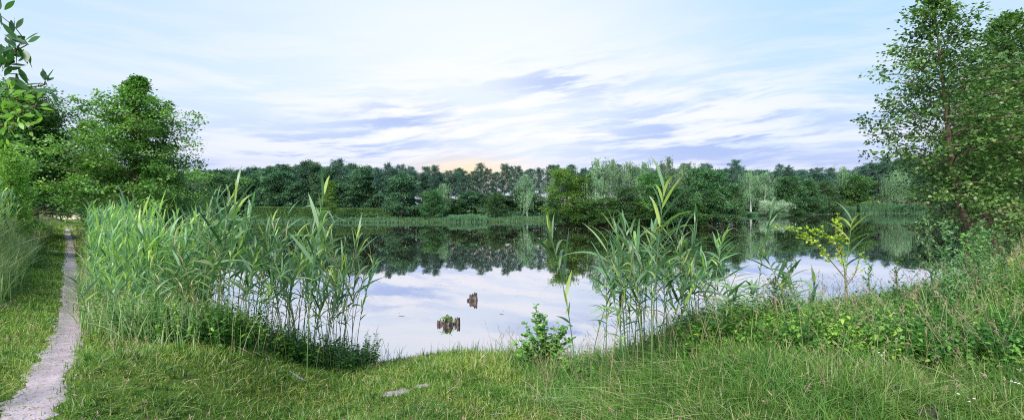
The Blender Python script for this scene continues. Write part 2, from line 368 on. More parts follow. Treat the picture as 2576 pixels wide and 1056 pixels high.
# bare sandy patches in the lawn
def patch(name, px, py, a, b, rot, label, seed):
    z0 = 1.2
    for _ in range(12): x, y = ground_at(px, py, z0); z0 = float(gz(x, y))
    rg = np.random.default_rng(seed); nr, na = 5, 36; an = np.arange(na) * 2 * np.pi / na
    rad = 1 + .22 * np.sin(an * 2 + seed) + .18 * np.sin(an * 5 + 2 * seed) + .08 * rg.normal(size=na)
    rr = np.linspace(0.02, 1, nr)[:, None] * rad[None]; lx = rr * np.cos(an) * a; ly = rr * np.sin(an) * b
    PX = x + lx * math.cos(rot) - ly * math.sin(rot); PY = y + lx * math.sin(rot) + ly * math.cos(rot)
    PZ = gz(PX, PY) + .012; PZ[-1] -= .03
    i = np.arange(nr * na).reshape(nr, na); j = np.roll(i, -1, 1); g = G()
    g.add(np.stack([PX, PY, PZ], -1), np.stack([i[:-1], j[:-1], j[1:], i[1:]], -1), .5)
    tag(g.build(name, M['path'], smooth=True), label, None, None, 'structure'); return x, y, max(a, b)
PATCHES = [patch('bare_ground', 998, 987, .21, .30, .2, 'larger bare sandy patch in the foreground lawn', 1),
           patch('bare_ground', 1062, 970, .13, .16, .3, 'smaller bare sandy patch in the foreground lawn', 2),
           patch('bare_ground', 748, 945, .12, .05, .1, 'thin bare strip in the lawn below the reeds', 3),
           patch('bare_ground', 146, 632, .35, .15, .1, 'pale bare spot in the grass left of the path', 5)]
def on_bare(x, y):
    k = np.zeros(x.shape, bool)
    for a, b, r_ in PATCHES[:3]: k |= np.hypot((x - a), (y - b + .10) * .8) < r_ * .78
    for a, b in MOLE: k |= np.hypot(x - a, (y - b + .12) * .7) < .2
    return k
MOLE = [ground_at(2256, 992, 1.62), ground_at(2342, 1042, 1.66)]
# pale field beyond the path's end and a blue ridge
g = G(); fx = np.linspace(-190, -98, 12); fy = np.linspace(112, 190, 12); FX, FY = np.meshgrid(fx, fy, indexing='ij'); i = np.arange(144).reshape(12, 12)
g.add(np.stack([FX, FY, gz(FX, FY) + .05], -1), np.stack([i[:-1, :-1], i[1:, :-1], i[1:, 1:], i[:-1, 1:]], -1), .5)
fm = barkmat('stubble', (.62, .50, .30), (.72, .62, .42), 1, 1, .1)
tag(g.build('field', fm), 'sunlit pale field past the end of the path', None, None, 'structure')

# zones on the near bank -------------------------------------------------
LB = np.array([(-60, 62), (-26.5, 29.5), (-15.2, 17.3), (-9.6, 10.8), (-6.5, 7.6), (-5.2, 6.8), (-4.0, 6.6), (-4.0, 7.8), (-3.5, 8.5), (-3.2, 9.5), (-3.1, 11.3), (-10, 15), (-24, 34), (-60, 90)], float)
RB = np.array([(-.4, 11.6), (.2, 9.0), (.9, 7.4), (1.9, 6.0), (3.2, 5.0), (5.5, 4.4), (9, 4.6), (16, 6), (40, 20), (60, 60), (27, 29), (12, 14), (3, 10.5)], float)
RB2 = np.array([(-.4, 11.6), (.0, 9.0), (.5, 7.0), (.9, 5.0), (1.0, 3.0), (30, 3.0), (60, 60), (27, 29), (12, 14), (3, 10.5)], float)
def sample(rng, n, y0, y1, p, u0=-1.25, u1=1.25):
    """points in the wedge seen from the bank; density falls with distance as y^-p"""
    q = 2 - p; k = rng.random(n)
    y = (y0 ** q + k * (y1 ** q - y0 ** q)) ** (1 / q) if abs(q) > 1e-3 else y0 * (y1 / y0) ** k
    u = rng.uniform(u0, u1, n); return u * y, y
def land(x, y, m=0.0): return polydist(x, y, LAKE) > m

def blades(g, x, y, h, w, rng, r, lean=.5, K=3, z=None):
    n = len(x); P = np.stack([x, y, (gz(x, y) if z is None else z) - .01], 1)
    a = rng.uniform(0, 2 * np.pi, n); ln = np.abs(rng.normal(0, lean, n))
    D = unit(np.stack([np.cos(a) * ln * .4, np.sin(a) * ln * .4, np.ones(n)], 1))
    B = np.stack([np.cos(a) * ln, np.sin(a) * ln, -.35 * ln], 1)
    N = unit(np.stack([np.cos(a), np.sin(a), .2 * np.ones(n)], 1) + .5 * rng.normal(size=(n, 3)))
    prof = {2: [1, .8, .1], 3: [.9, 1, .7, .08], 4: [.8, 1, .9, .6, .06]}[K]
    ribbons(g, P, D, N, h, w, prof, B, r)

rng = np.random.default_rng(7)
# short lawn
x, y = sample(rng, 430000, 3.3, 45, 1.9)
keep = land(x, y, -.02) & (np.abs(pathdist(x, y)) > .17 + .05 * rng.normal(size=len(x))) & ~(on_bare(x, y) & (rng.random(len(x)) < .93))
keep &= ~(((polydist(x, y, RB2) < 0) & (rng.random(len(x)) < .6)) | (polydist(x, y, RB) < -1) | (polydist(x, y, LB) < -.8))
pn = wob(x, y, .6, 3)
x, y = x[keep], y[keep]; pn = pn[keep]
dpath = np.abs(pathdist(x, y))
h = (.022 + .05 * rng.random(len(x)) ** 1.5) * (1 + .6 * pn) * (1 + .6 * ss(dpath, .4, 3)) * (1 + .6 * ss(y, 8.5, 11))
wd = .0058 * (y / 4) ** .9
r = np.clip(.45 + .2 * pn + .15 * wob(x, y, 2.7, 8) + .27 * rng.normal(size=len(x)), 0, .9); st = rng.random(len(x)) < .06; r[st] = rng.uniform(.92, 1, st.sum())
g = G(); blades(g, x, y, h * (1 + .04 * y), wd, rng, r, .8, 2)
tag(g.build('lawn_grass', M['lawn']), 'short trodden green grass on the near bank', 'grass', None, 'stuff')
# tufts: longer coarse grass growing in clumps, everywhere on the bank
g = G(); nt = 7500
x0, y0 = sample(rng, nt, 3.4, 30, 1.5)
k = land(x0, y0, .05) & (np.abs(pathdist(x0, y0)) > .3) & ~on_bare(x0, y0); x0, y0 = x0[k], y0[k]
inR = polydist(x0, y0, RB) < 0; inL = polydist(x0, y0, LB) < 0; leftbank = pathdist(x0, y0) > 1.4
big = np.where(inR, 1.0, np.where(inL, .9, np.where(leftbank & (y0 > 6), 1.1, np.where(polydist(x0, y0, RB2) < 0, .8, .42))))
keep = (big > .5) | (rng.random(len(x0)) < .55); x0, y0, big = x0[keep], y0[keep], big[keep]
nb = rng.integers(14, 40, len(x0)); ii = np.repeat(np.arange(len(x0)), nb); n = len(ii)
x = x0[ii] + rng.normal(0, .05, n) * (1 + y0[ii] * .05); y = y0[ii] + rng.normal(0, .05, n)
h = (.14 + .22 * rng.random(n)) * big[ii] * (.7 + .6 * rng.random(len(x0)))[ii]
r = np.clip(rng.uniform(.15, .8, len(x0))[ii] + .12 * rng.normal(size=n), 0, .9); st = rng.random(n) < .06; r[st] = rng.uniform(.9, 1, st.sum())
k = land(x, y, 0) & (np.abs(pathdist(x, y)) > .22)
blades(g, x[k], y[k], h[k], (.0075 * (y / 5) ** .8)[k], rng, r[k], .9, 4)
tag(g.build('grass_tufts', M['tall']), 'coarse longer grass tufts scattered over the bank', 'grass', None, 'stuff')
# tall grass on the right bank, left strip and the slope left of the path
def tallgrass(name, label, poly, n, hh, ww, rb, seed, cond=None, p=1.2, y1=30, u0=-1.3, u1=1.35, mat='tall', lean=.55):
    rg = np.random.default_rng(seed); x, y = sample(rg, n, 3.8, y1, p, u0, u1)
    k = land(x, y, .02)
    if poly is not None: k &= polydist(x, y, poly) < .15 * rg.normal(size=n)
    if cond is not None: k &= cond(x, y, rg)
    k &= ~on_bare(x, y)
    x, y = x[k], y[k]; n = len(x); pn = wob(x, y, .8, seed)
    h = hh * (.45 + .75 * rg.random(n)) * (1 + .35 * pn)
    r = np.clip(rb + .2 * pn + .2 * rg.normal(size=n), 0, .9); st = rg.random(n) < .05; r[st] = rg.uniform(.9, 1, st.sum())
    g = G(); blades(g, x, y, h, ww * (y / 6) ** .7, rg, r, lean, 4)
    return tag(g.build(name, M[mat]), label, 'grass', None, 'stuff')
RBH = lambda x, y, rg: rg.random(len(x)) < .25 + .75 * ss(polydist(x, y, RB) * -1, 0, 1.2)
tallgrass('tall_grass', 'tall tangled grass on the right bank above the water', RB, 95000, .5, .010, .45, 11, RBH, 1.6)
tallgrass('tall_grass', 'tall grass at the foot of the reeds on the left bank', LB, 60000, .45, .009, .35, 12, None, 1.4, 34)
tallgrass('tall_grass', 'pale tall grass on the slope left of the path', None, 110000, .75, .012, .6, 13,
          lambda x, y, rg: (pathdist(x, y) > .8 + .5 * rg.random(len(x))) & (y > 8) & (rg.random(len(x)) < ss(pathdist(x, y), .6, 2.2)), 1.3, 40, -1.3, -.8, 'palegrass', .3)
tallgrass('tall_grass', 'dense pale grass on the raised slope at the left picture edge', None, 80000, .62, .012, .55, 17,
          lambda x, y, rg: (pathdist(x, y) > .9 + .5 * rg.random(len(x))) & (y > 9), .6, 34, -1.2, -.93, 'palegrass', .3)
tallgrass('shore_grass', 'thin dark grass fringe along the water edge of the bay', None, 16000, .42, .007, .12, 14,
          lambda x, y, rg: (polydist(x, y, LAKE) < .45) & (x > -4) & (x < 2) & (wob(x, y, 2.2, 1) + rg.random(len(x)) > .3), 1.5, 14, -.45, .15, 'tall', .3)
# dry stalks with seed heads
def stalks(name, label, poly, n, hh, seed, cond=None, u0=-1.2, u1=1.3, y1=16, mat='straw'):
    rg = np.random.default_rng(seed); x, y = sample(rg, n, 3.8, y1, 1.6, u0, u1); k = land(x, y, .02)
    if poly is not None: k &= polydist(x, y, poly) < .3
    if cond is not None: k &= cond(x, y, rg)
    x, y = x[k], y[k]; n = len(x); g = G(); h = hh * (.5 + .7 * rg.random(n)); a = rg.uniform(0, 6.28, n); ln = .1 + .35 * rg.random(n)
    P = np.stack([x, y, gz(x, y)], 1); D = unit(np.stack([np.cos(a) * ln * .5, np.sin(a) * ln * .5, np.ones(n)], 1)); B = np.stack([np.cos(a) * ln, np.sin(a) * ln, -.2 * ln], 1)
    N = unit(np.stack([0 * a, -np.ones(n), 0 * a], 1) + .3 * rg.normal(size=(n, 3))); r = rg.random(n)
    ribbons(g, P, D, N, h, .0048 * (y / 6) ** .6, [1, 1, .9, .8, .6], B, r)
    tip = P + D * h[:, None] + B * h[:, None]; TD = unit(D + 2 * B); m = 7
    for j in range(m):
        q = tip - TD * (h * .03 * j)[:, None]
        kites(g, q, unit(TD + .5 * rg.normal(size=(n, 3))), rv(rg, n), (.028 + .02 * rg.random(n)), .009 + 0 * h, r)
    return tag(g.build(name, M[mat]), label, 'grass', None, 'stuff')
tallgrass('rough_grass', 'tangled rough grass in the lower right foreground', RB2, 75000, .26, .0075, .45, 15, None, 1.7, 14, -.2, 1.3, 'tall', 1.1)
stalks('dry_grass', 'straw coloured seeding stalks in the lower right foreground', RB2, 1500, .36, 25)
stalks('dry_grass', 'straw coloured seeding stalks on the right bank', RB, 4600, .7, 21)
stalks('dry_grass', 'seeding grass stalks among the left reeds', LB, 2600, .75, 22, None, -1.2, -.2, 26)
tallgrass('tall_grass', 'pale tall grass between the path and the reed bed', LB, 45000, .62, .010, .55, 16, None, 1.3, 30, -1.0, -.66, 'palegrass', .35)
stalks('dry_grass', 'sparse pale seed heads in the foreground lawn', None, 1300, .17, 23, lambda x, y, rg: (np.abs(pathdist(x, y)) > .35) & (polydist(x, y, RB) > -.5))
stalks('dry_grass', 'feathery seed heads on the slope left of the path', None, 3800, 1.0, 24, lambda x, y, rg: (pathdist(x, y) > 1.6) & (y > 7), -1.3, -.85, 26)

# leafy undergrowth (nettles and brambles)
def undergrowth(name, label, poly, n, hh, seed, u0, u1, cond=None, leaf=.075, y1=14, mat='under', p=1.5):
    rg = np.random.default_rng(seed); x, y = sample(rg, n, 4.0, y1, p, u0, u1); k = land(x, y, .05)
    if poly is not None: k &= polydist(x, y, poly) < .1 * rg.normal(size=n)
    if cond is not None: k &= cond(x, y, rg)
    x, y = x[k], y[k]; n = len(x); g = G()
    h = hh * (.4 + .8 * rg.random(n)); a = rg.uniform(0, 6.28, n); ln = .1 + .5 * rg.random(n)
    P = np.stack([x, y, gz(x, y)], 1); D = unit(np.stack([np.cos(a) * ln, np.sin(a) * ln, np.ones(n)], 1)); tone = np.clip(.45 + .3 * wob(x, y, 1.4, seed) + .2 * rg.normal(size=n), 0, 1)
    ribbons(g, P, D, np.array([0, -1., .1]), h, .005, [1, .8, .5], None, tone * .6)
    m = 16
    for j in range(m):
        f = .25 + .75 * (j / m); an = rg.uniform(0, 6.28) + a + j * 2.4
        q = P + D * (h * f)[:, None]; d = unit(np.stack([np.cos(an), np.sin(an), .35 * rg.normal(size=n) + .1], 1))
        L = leaf * (.6 + .7 * rg.random(n)) * (1.15 - .45 * f) * (y / 7) ** .35
        N = unit(np.stack([.35 * rg.normal(size=n), .35 * rg.normal(size=n), np.ones(n)], 1))
        ribbons(g, q + d * .01, d, N, L, L * .55, [.15, 1, .8, .05], np.stack([0 * x, 0 * x, -.35 + 0 * x], 1), np.clip(tone + .12 * rg.normal(size=n), 0, 1))
    return tag(g.build(name, M[mat]), label, 'undergrowth', None, 'stuff')
undergrowth('undergrowth', 'dark nettles and brambles under the left reeds', LB, 16000, .62, 31, -1.0, -.2, lambda x, y, rg: (y > 6) & (x < -2.2) & (polydist(x, y, LB) > -1.5) & (rg.random(len(x)) < .25 + .75 * ss(-x, 7.5, 5)))
undergrowth('undergrowth', 'bright leafy brambles and nettles on the right bank', RB, 13000, .40, 32, .1, 1.3, lambda x, y, rg: rg.random(len(x)) < ss(wob(x, y, .9, 5) + .9 * ss(x, 1.5, 4), -.3, .7))
undergrowth('clover', 'low clover leaves in the foreground lawn', None, 7000, .06, 33, -1.1, 1.1, lambda x, y, rg: (np.abs(pathdist(x, y)) > .3) & (wob(x, y, 1.2, 9) > -.1) & ~on_bare(x, y), .026, 12, 'lawn')

# ---------------------------------------------------------------- reeds
def reed_proto(h, nl, seed, wide=.028, lean=.15, lm='reed', sm='reedstem'):
    rg = np.random.default_rng(seed); root = empty('reed')
    a0 = rg.uniform(-.6, .6) ; L0 = np.array([math.cos(a0), math.sin(a0) * .6, 0]) * lean
    s = np.linspace(0, 1, 9)[:, None]; pts = np.array([0, 0, h]) * s + L0 * h * s ** 2
    g = G(); tube(g, pts, np.linspace(.0075, .003, 9), 5, rg.uniform(.1, .7)); 
    g2 = G(); nl = int(nl * 1.35); tt = np.linspace(.34, .99, nl) ** .7; phase = rg.uniform(0, 6.28)
    for j, q in enumerate(tt):
        p = np.array([0, 0, h]) * q + L0 * h * q * q
        an = phase + math.pi * (j % 2) + rg.normal() * .5
        top = q > .88
        ang = rg.uniform(.08, .45) if top else rg.uniform(.25, .8)
        d = np.array([math.cos(an) * math.sin(ang), math.sin(an) * math.sin(ang), math.cos(ang)]) + L0 * .6
        d /= np.linalg.norm(d)
        L = h * rg.uniform(.18, .36) * (.85 if top else 1.0 if q > .6 else .55); 
        b = -rg.uniform(.05, .6) if top else -rg.uniform(.05, 1.0) 
        hor = np.array([math.cos(an), math.sin(an), 0])
        N = unit(np.cross(d, np.cross(d, hor) + .5 * rg.normal(size=3)))
        ribbons(g2, p[None], d[None], N[None], L, wide * (1.0 if top else 1.5 if q > .6 else .9) * rg.uniform(.7, 1.15), [.35, .8, 1, .95, .8, .6, .35, .04], (np.array([0, 0, b]) + hor * abs(b) * .35)[None], float(np.clip(rg.normal(.5, .3), 0, 1)), .12)
        if q < .6 and rg.random() < .3:      # dead lower sheath leaf
            ribbons(g2, p[None], unit(hor + np.array([0, 0, -.8]))[None], N[None], L * .5, wide * .5, [.5, 1, .6, .05], None, .8)
    KIDS[root] = [g.build('stem', M[sm], root, True), g2.build('leaves', M[lm], root, True)]
    return root
reeds = [reed_proto(rg_h, nl, 100 + i, wd, ln) for i, (rg_h, nl, wd, ln) in enumerate([(2.2, 13, .030, .10), (2.0, 12, .026, .16), (2.4, 14, .032, .06), (1.7, 11, .028, .20), (2.1, 12, .026, .24), (2.3, 13, .034, .12), (1.5, 9, .026, .10), (1.9, 12, .03, .3)])]
reeds += [reed_proto(1.8, 5, 120, .016, .2, 'straw', 'straw'), reed_proto(1.6, 4, 121, .014, .35, 'straw', 'straw')]
used = [False] * len(reeds); HR = [2.2, 2.0, 2.4, 1.7, 2.1, 2.3, 1.5, 1.9, 1.8, 1.6]
def place_reed(i, x, y, top=None, hscale=1.0, rz=0, label='', group=None, fat=1.05):
    o = copy_thing(reeds[i]) if used[i] else reeds[i]; used[i] = True
    z = float(gz(x, y)); s = hscale if top is None else (top - z) / (HR[i] * (1.02 if fat > 1.1 else 1.03))
    o.location = (x, y, max(z, -.25) - .02); o.scale = (max(1.0, min(s * fat, 1.3)),) * 2 + (s,); o.rotation_euler = (0, 0, rz)
    tag(o, label, 'reed', group)
rp = random.Random(5)
# right bank: (variant, px of base, distance, top py, label)
for i, px, yd, top, rz, lab in [
    (2, 1636, 5.3, 462, .3, 'tallest reed on the right bank, its broad tip above the far shore'),
    (5, 1618, 5.8, 560, 3.4, 'reed just left of the tallest right bank reed'),
    (0, 1668, 5.7, 600, .9, 'reed just right of the tallest right bank reed'),
    (1, 1600, 6.2, 640, 2.6, 'lower reed in the dense right bank clump, left side'),
    (4, 1690, 6.0, 655, -.2, 'lower reed in the dense right bank clump, right side'),
    (3, 1448, 6.6, 562, 2.7, 'leftmost reed on the right bank, rising above the leafy bush'),
    (7, 1480, 6.9, 600, .1, 'second reed from the left on the right bank'),
    (0, 1522, 6.6, 600, 1.0, 'slim reed between the leafy bush and the tall clump'),
    (6, 1560, 6.8, 690, 4.0, 'short reed in front of the drifting sky reflection, left of the clump'),
    (1, 1745, 6.4, 575, 1.9, 'reed with folded leaves right of the tall clump'),
    (4, 1790, 6.6, 590, .6, 'reed leaning right between the clump and the dark mugwort'),
    (0, 1835, 6.9, 610, 3.0, 'thin reed rising before the island water, right of the clump'),
    (5, 1900, 6.2, 520, .2, 'tall reed with a spear tip left of the yellow sapling'),
    (3, 1985, 6.0, 640, 2.2, 'low bent reed near the dark mugwort'),
    (2, 2120, 6.2, 545, .4, 'reed rising in front of the yellow leaved sapling'),
    (6, 2030, 5.2, 700, .1, 'pale thick stemmed reed standing nearest on the right bank'),
    (6, 1860, 6.3, 760, .9, 'short broad leaved reed in the right bank nettles')]:
    place_reed(i, xs(px, yd), yd, zs(px, top, yd), 1, rz, lab, 'reeds on the right bank', 1.18)
for k in range(38):
    px = rp.choice([1580, 1600, 1625, 1650, 1670, 1735, 1760, 1800, 1850, 1900, 1950, 2010, 1520]) + rp.uniform(-14, 14); yd = rp.uniform(5.6, 7.2)
    tp = rp.uniform(540, 700) if 1560 < px < 1760 else rp.uniform(610, 730)
    where = ['between the leafy bush and the tall clump', 'in the left half of the tall right bank clump', 'in the right half of the tall right bank clump', 'just right of the tall right bank clump', 'midway between the tall clump and the yellow sapling'][int(np.searchsorted([1550, 1630, 1700, 1780], px))]
    place_reed(rp.choice([0, 1, 3, 4, 5, 7]), xs(px, yd), yd, zs(px, tp, yd), 1, rp.uniform(0, 6.28), ('taller reed ' if tp < 640 else 'lower reed ') + where, 'reeds on the right bank')
# left stand: one reed after another, tops follow the outline of the stand
TOPX = [440, 500, 545, 600, 640, 690, 740, 790, 850, 900, 925]; TOPY = [545, 500, 470, 520, 545, 530, 545, 555, 560, 600, 690]
special = {3: 'tallest reed at the left stand\'s peak', 40: 'reed leaning out over the open water at the stand edge'}
n_left = 86
for k in range(n_left):
    f = (k + .5) / n_left; px = 415 + 480 * f ** 1.15 + rp.uniform(-12, 12)
    yd = np.interp(px, [415, 600, 700, 850, 930], [7.3, 7.0, 7.9, 9.0, 9.8]) + rp.uniform(0, 1.9)
    tp = np.interp(px, TOPX, TOPY) + rp.random() * 165 - 12
    i = rp.choice([0, 1, 2, 4, 5, 7, 3]); x = xs(px, yd)
    where = ["seen against the broad left tree's right edge", 'before the far wood left of the jetty', 'before the far jetty', 'before the left part of the far hedge', 'before the middle of the far hedge', 'below the yellow green conical tree', 'at the thin outer edge over open water'][int(np.searchsorted([470, 560, 620, 700, 790, 865], px))]
    hb = tp - np.interp(px, TOPX, TOPY); lab = ('tall reed ' if hb < 50 else 'middling reed ' if hb < 120 else 'low reed ') + where
    place_reed(i, x, yd, zs(px, tp, yd), 1, rp.uniform(-.9, .9) + (math.pi if rp.random() < .25 else 0), lab, 'reeds on the left bank')
for i, px, yd, top, lab in [(2, 572, 7.0, 462, 'tallest reed of the left stand, broad leaf against the far hedge'), (0, 770, 7.6, 470, 'lone thin reed spike in front of the yellow green conical tree'),
                            (3, 225, 6.9, 688, 'low reed bending over the path edge')]:
    place_reed(i, xs(px, yd), yd, zs(px, top, yd), 1, .2 if px > 300 else 3.0, lab, 'reeds on the left bank')
for k in range(26):
    px = rp.uniform(430, 890); yd = np.interp(px, [415, 600, 700, 850, 930], [7.1, 6.9, 7.8, 8.9, 9.8]) + rp.uniform(0, 1.8)
    place_reed(8 + k % 2, xs(px, yd), yd, zs(px, rp.uniform(580, 720), yd), 1, rp.uniform(0, 6.28), 'dead straw coloured reed stalk in the %s of the left stand' % ('left part' if px < 600 else 'middle' if px < 750 else 'right part'), 'dead reeds on the left bank')
for k, px in enumerate((1530, 1600, 1690, 1830, 1975, 2090)):
    yd = 6 + .2 * k; place_reed(8 + k % 2, xs(px, yd), yd, zs(px, 650 + 12 * k, yd), 1, 1.1 * k, 'dead tan reed stalk ' + ['left of the tall right clump', 'in the tall right clump', 'at the right side of the tall right clump', 'midway along the right bank reeds', 'beside the dark mugworts', 'left of the yellow sapling stem'][k], 'dead reeds on the right bank')
# denser pale reed beds further off: uncountable
def reedbed(name, label, pts, hh, seed, leafw=.02, mat='reed', shift=.1):
    rg = np.random.default_rng(seed); x, y = pts; n = len(x); z = np.maximum(gz(x, y), -.1); g = G(); h = hh * (.7 + .4 * rg.random(n))
    a = rg.uniform(0, 6.28, n); D = unit(np.stack([.08 * np.cos(a) + .05, .08 * np.sin(a), np.ones(n)], 1)); P = np.stack([x, y, z], 1)
    sc_ = (y / 9) ** .8
    ribbons(g, P, D, np.array([0, -1., 0]), h, .007 * sc_, [1, .9, .6], None, .3)
    for j in range(9):
        q = .35 + .65 * j / 8; an = rg.uniform(0, 6.28, n); ang = rg.uniform(.2, .8, n) * (1.1 - q * .75); hor = np.stack([np.cos(an), np.sin(an), 0 * an], 1)
        d = unit(hor * np.sin(ang)[:, None] + np.array([shift, 0, 1]) * np.cos(ang)[:, None]); L = h * rg.uniform(.15, .26, n); b = -rg.uniform(.05, .7, n)
        N = unit(hor + .6 * rg.normal(size=(n, 3)))
        ribbons(g, P + D * (h * q * .95)[:, None], d, N, L, leafw * sc_ * rg.uniform(.7, 1.2, n), [.5, 1, .8, .45, .05], np.stack([0 * b, 0 * b, b], 1) + hor * .2, np.clip(rg.normal(.6, .28, n), 0, 1))
    return tag(g.build(name, M[mat]), label, 'reeds', None, 'stuff')
rg = np.random.default_rng(50)
# left beds: between the path and the shore, px 195..470
yy = 8.2 * (30 / 8.2) ** rg.random(1500); dd = rg.random(1500); px_ = np.interp(yy, [8, 10, 14, 20, 30], [300, 225, 205, 200, 197]) + dd * np.interp(yy, [8, 14, 30], [240, 270, 150]); xx = (px_ - 1288) / F * yy
k = land(xx, yy, -1.0) & (polydist(xx, yy, LB) < .0)
reedbed('reed_bed', 'dense pale reed bed between the path and the broad left tree', (xx[k], yy[k]), 2.15, 51, .034)
yy = 8.5 * (26 / 8.5) ** rg.random(2600); xx = rg.uniform(-1.2, -.87, 2600) * yy; k = (pathdist(xx, yy) > 1.5) & (rg.random(2600) < .5)
reedbed('reed_bed', 'pale reeds topping the slope left of the path', (xx[k], yy[k]), 1.8, 52, .03)

# ---------------------------------------------------------------- trees
def tree_geo(kind, H, Rr, seed, leafmat_, barkm, trunk_h=.15, nl=40, ns=7, nleaf=60, leaf=.12, rs=.35, flat=.55, env=None, droop=0.0, lean=(0, 0), r0=None,
             rise=.35, asp=.6, twigs=False, name='tree', spread=.9, upright=False, pts_override=None, inner=.3, jit=(.62, 1.15), qp=.9, shell=False, clear=.35):
    rg = np.random.default_rng(seed); root = empty(name); wood = G(); lv = G()
    env = env or (lambda q: math.sin(math.pi * min(1, q * .9 + .12)) ** .7)
    K = 10; s = np.linspace(0, 1, K)
    tp = np.stack([lean[0] * H * s ** 1.3 + .012 * H * np.cumsum(rg.normal(size=K)) * s, lean[1] * H * s ** 1.3 + .012 * H * np.cumsum(rg.normal(size=K)) * s, H * .97 * s], 1)
    if pts_override is not None: tp = np.array(pts_override, float); s = (tp[:, 2] - tp[0, 2]) / (tp[-1, 2] - tp[0, 2])
    r0 = r0 or H * .016
    tp[0, 2] -= .25
    tube(wood, tp, r0 * (1 - s) ** 1.15 + r0 * .06, 9)
    Ps, Ds, Ls, Ts, Ns = [], [], [], [], []
    for i in range(nl):
        q = trunk_h + (1 - trunk_h) * ((i + rg.random()) / nl) ** qp; q = min(q, .985)
        base = np.array([np.interp(q, s, tp[:, c]) for c in range(3)]); qq = (q - trunk_h) / (1 - trunk_h)
        L = Rr * env(qq) * rg.uniform(*jit); a = i * 2.39996 + rg.normal() * .35
        hor = np.array([math.cos(a), math.sin(a), 0]); up = rise * rg.uniform(.5, 1.4) * (1 + qq * (1 if Rr > 3.3 or H > 12 else .2))
        start = base - np.array([0, 0, L * up * .5]); start[2] = max(start[2], H * trunk_h * .6)
        start[:2] = [np.interp(start[2], tp[:, 2], tp[:, c]) for c in (0, 1)]
        tip = base + hor * L + np.array([0, 0, L * up * .5]); mid = (start + tip) / 2 + np.array([0, 0, L * (.12 if droop < .3 else .3)])
        lp = curve(start, mid, tip, 6); tube(wood, lp, np.linspace(max(r0 * .24 * (1 - q * .7), .010), .006 + .002 * H * .1, 6), 5)
        tone0 = rg.normal(.45, .10)
        for j in range(ns):
            f = inner + (1.05 - inner) * (j + rg.random()) / ns; c = np.array([np.interp(f, np.linspace(0, 1, 6), lp[:, k]) for k in range(3)]) + (tip - start) * max(0, f - 1)
            sp = rs * rg.uniform(.6, 1.25) * (1.15 - .4 * f); lat = rg.normal(size=3) * np.array([1, 1, .45]) * L * .20; c = c + lat
            if twigs and j % 2: tube(wood, [lp[min(5, int(f * 5))], (lp[min(5, int(f * 5))] + c) / 2 + [0, 0, .05], c], [.009, .006, .003], 4)
            n = int(nleaf * rg.uniform(.6, 1.3) * (.3 + .7 * min(1, L / Rr))) + 3; sp = min(sp, rs * (.35 + .9 * L / Rr)); off = rg.normal(size=(n, 3)) * sp
            off[:, 2] *= flat
            if droop > 0:
                ns_ = max(3, n // 9); sid = rg.integers(0, ns_, n); so = rg.normal(size=(ns_, 3)) * sp * np.array([1, 1, .3]); dl = rg.random(n) * droop * (.5 + rg.random(ns_))[sid]
                off = so[sid] + rg.normal(size=(n, 3)) * .05 * sp; off[:, 2] -= dl
            P = c + off
            if droop > 0: D = unit(np.array([0, 0, -1]) + .35 * rg.normal(size=(n, 3))); N = unit(np.array([hor[0], hor[1], .2]) + .5 * rg.normal(size=(n, 3)))
            elif upright: D = unit(hor * .5 + np.array([0, 0, .5]) + .6 * rg.normal(size=(n, 3))); N = rv(rg, n)
            else: D = unit(hor * .7 + off / sp * .5 + .5 * rg.normal(size=(n, 3)) + np.array([0, 0, -.1])); N = unit(np.array([0, 0, 1.]) * (.5 if shell else 1) + hor * .4 + (off / sp * .9 if shell else 0) + (.3 if shell else .55) * rg.normal(size=(n, 3)))
            Ps.append(P); Ds.append(D); Ns.append(N); Ts.append(np.clip(tone0 + rg.normal() * .2 + .13 * rg.normal(size=n), 0, 1)); Ls.append(leaf * rg.uniform(.65, 1.3, n))
    P = np.concatenate(Ps); D = np.concatenate(Ds); N = np.concatenate(Ns); T = np.concatenate(Ts); L = np.concatenate(Ls)
    k = P[:, 2] > clear + .35 * rg.normal(size=len(P)) * (clear > .5)
    kites(lv, P[k], D[k], N[k], L[k], L[k] * asp, T[k])
    KIDS[root] = [wood.build('trunk', M[barkm], root, True), lv.build('crown', M[leafmat_], root)]
    root['H'] = H; root['R'] = Rr
    return root
def env_round(q): return max(.12, math.sin(math.pi * min(1, .15 + q * .85)) ** .6)
def env_cone(q): return max(.06, (1 - q) ** .75) * (.75 + .25 * min(1, q * 6))
def env_pine(q): return .30 + .70 * math.sin(math.pi * min(1, .25 + q * .68))
def env_beech(q): return max(.2, (1 - q ** 2.6) ** .5) * (.85 + .15 * math.sin(q * 9))
PROTO = {}; USEDT = {}
def proto(key, n, **kw):
    PROTO[key] = [tree_geo(key, seed=kw.pop('seed', 300) + 17 * i if False else hash_(key) + 17 * i, **kw) for i in range(n)]
def hash_(s): return sum(ord(c) * (i + 3) for i, c in enumerate(s)) % 9973
def proto(key, n, **kw): PROTO[key] = [tree_geo(key, seed=hash_(key) + 17 * i, **kw) for i in range(n)]
proto('pine', 5, H=16, Rr=2.4, leafmat_='pine', barkm='pinebark', trunk_h=.42, nl=34, ns=6, nleaf=42, leaf=.40, rs=.5, flat=.5, env=env_pine, rise=.35, asp=.3, upright=True, name='pine_tree', inner=.35)
proto('fir', 2, H=16, Rr=3.0, leafmat_='spruce', barkm='pinebark', trunk_h=.10, nl=34, ns=6, nleaf=55, leaf=.40, rs=.5, flat=.25, env=env_cone, rise=.1, asp=.3, name='spruce_tree')
proto('beech', 5, H=15, Rr=4.2, leafmat_='beech', barkm='bark', trunk_h=.08, nl=44, ns=4, nleaf=92, leaf=.42, rs=.72, flat=.62, env=env_beech, rise=.5, asp=.62, name='beech_tree', inner=.6, shell=True)
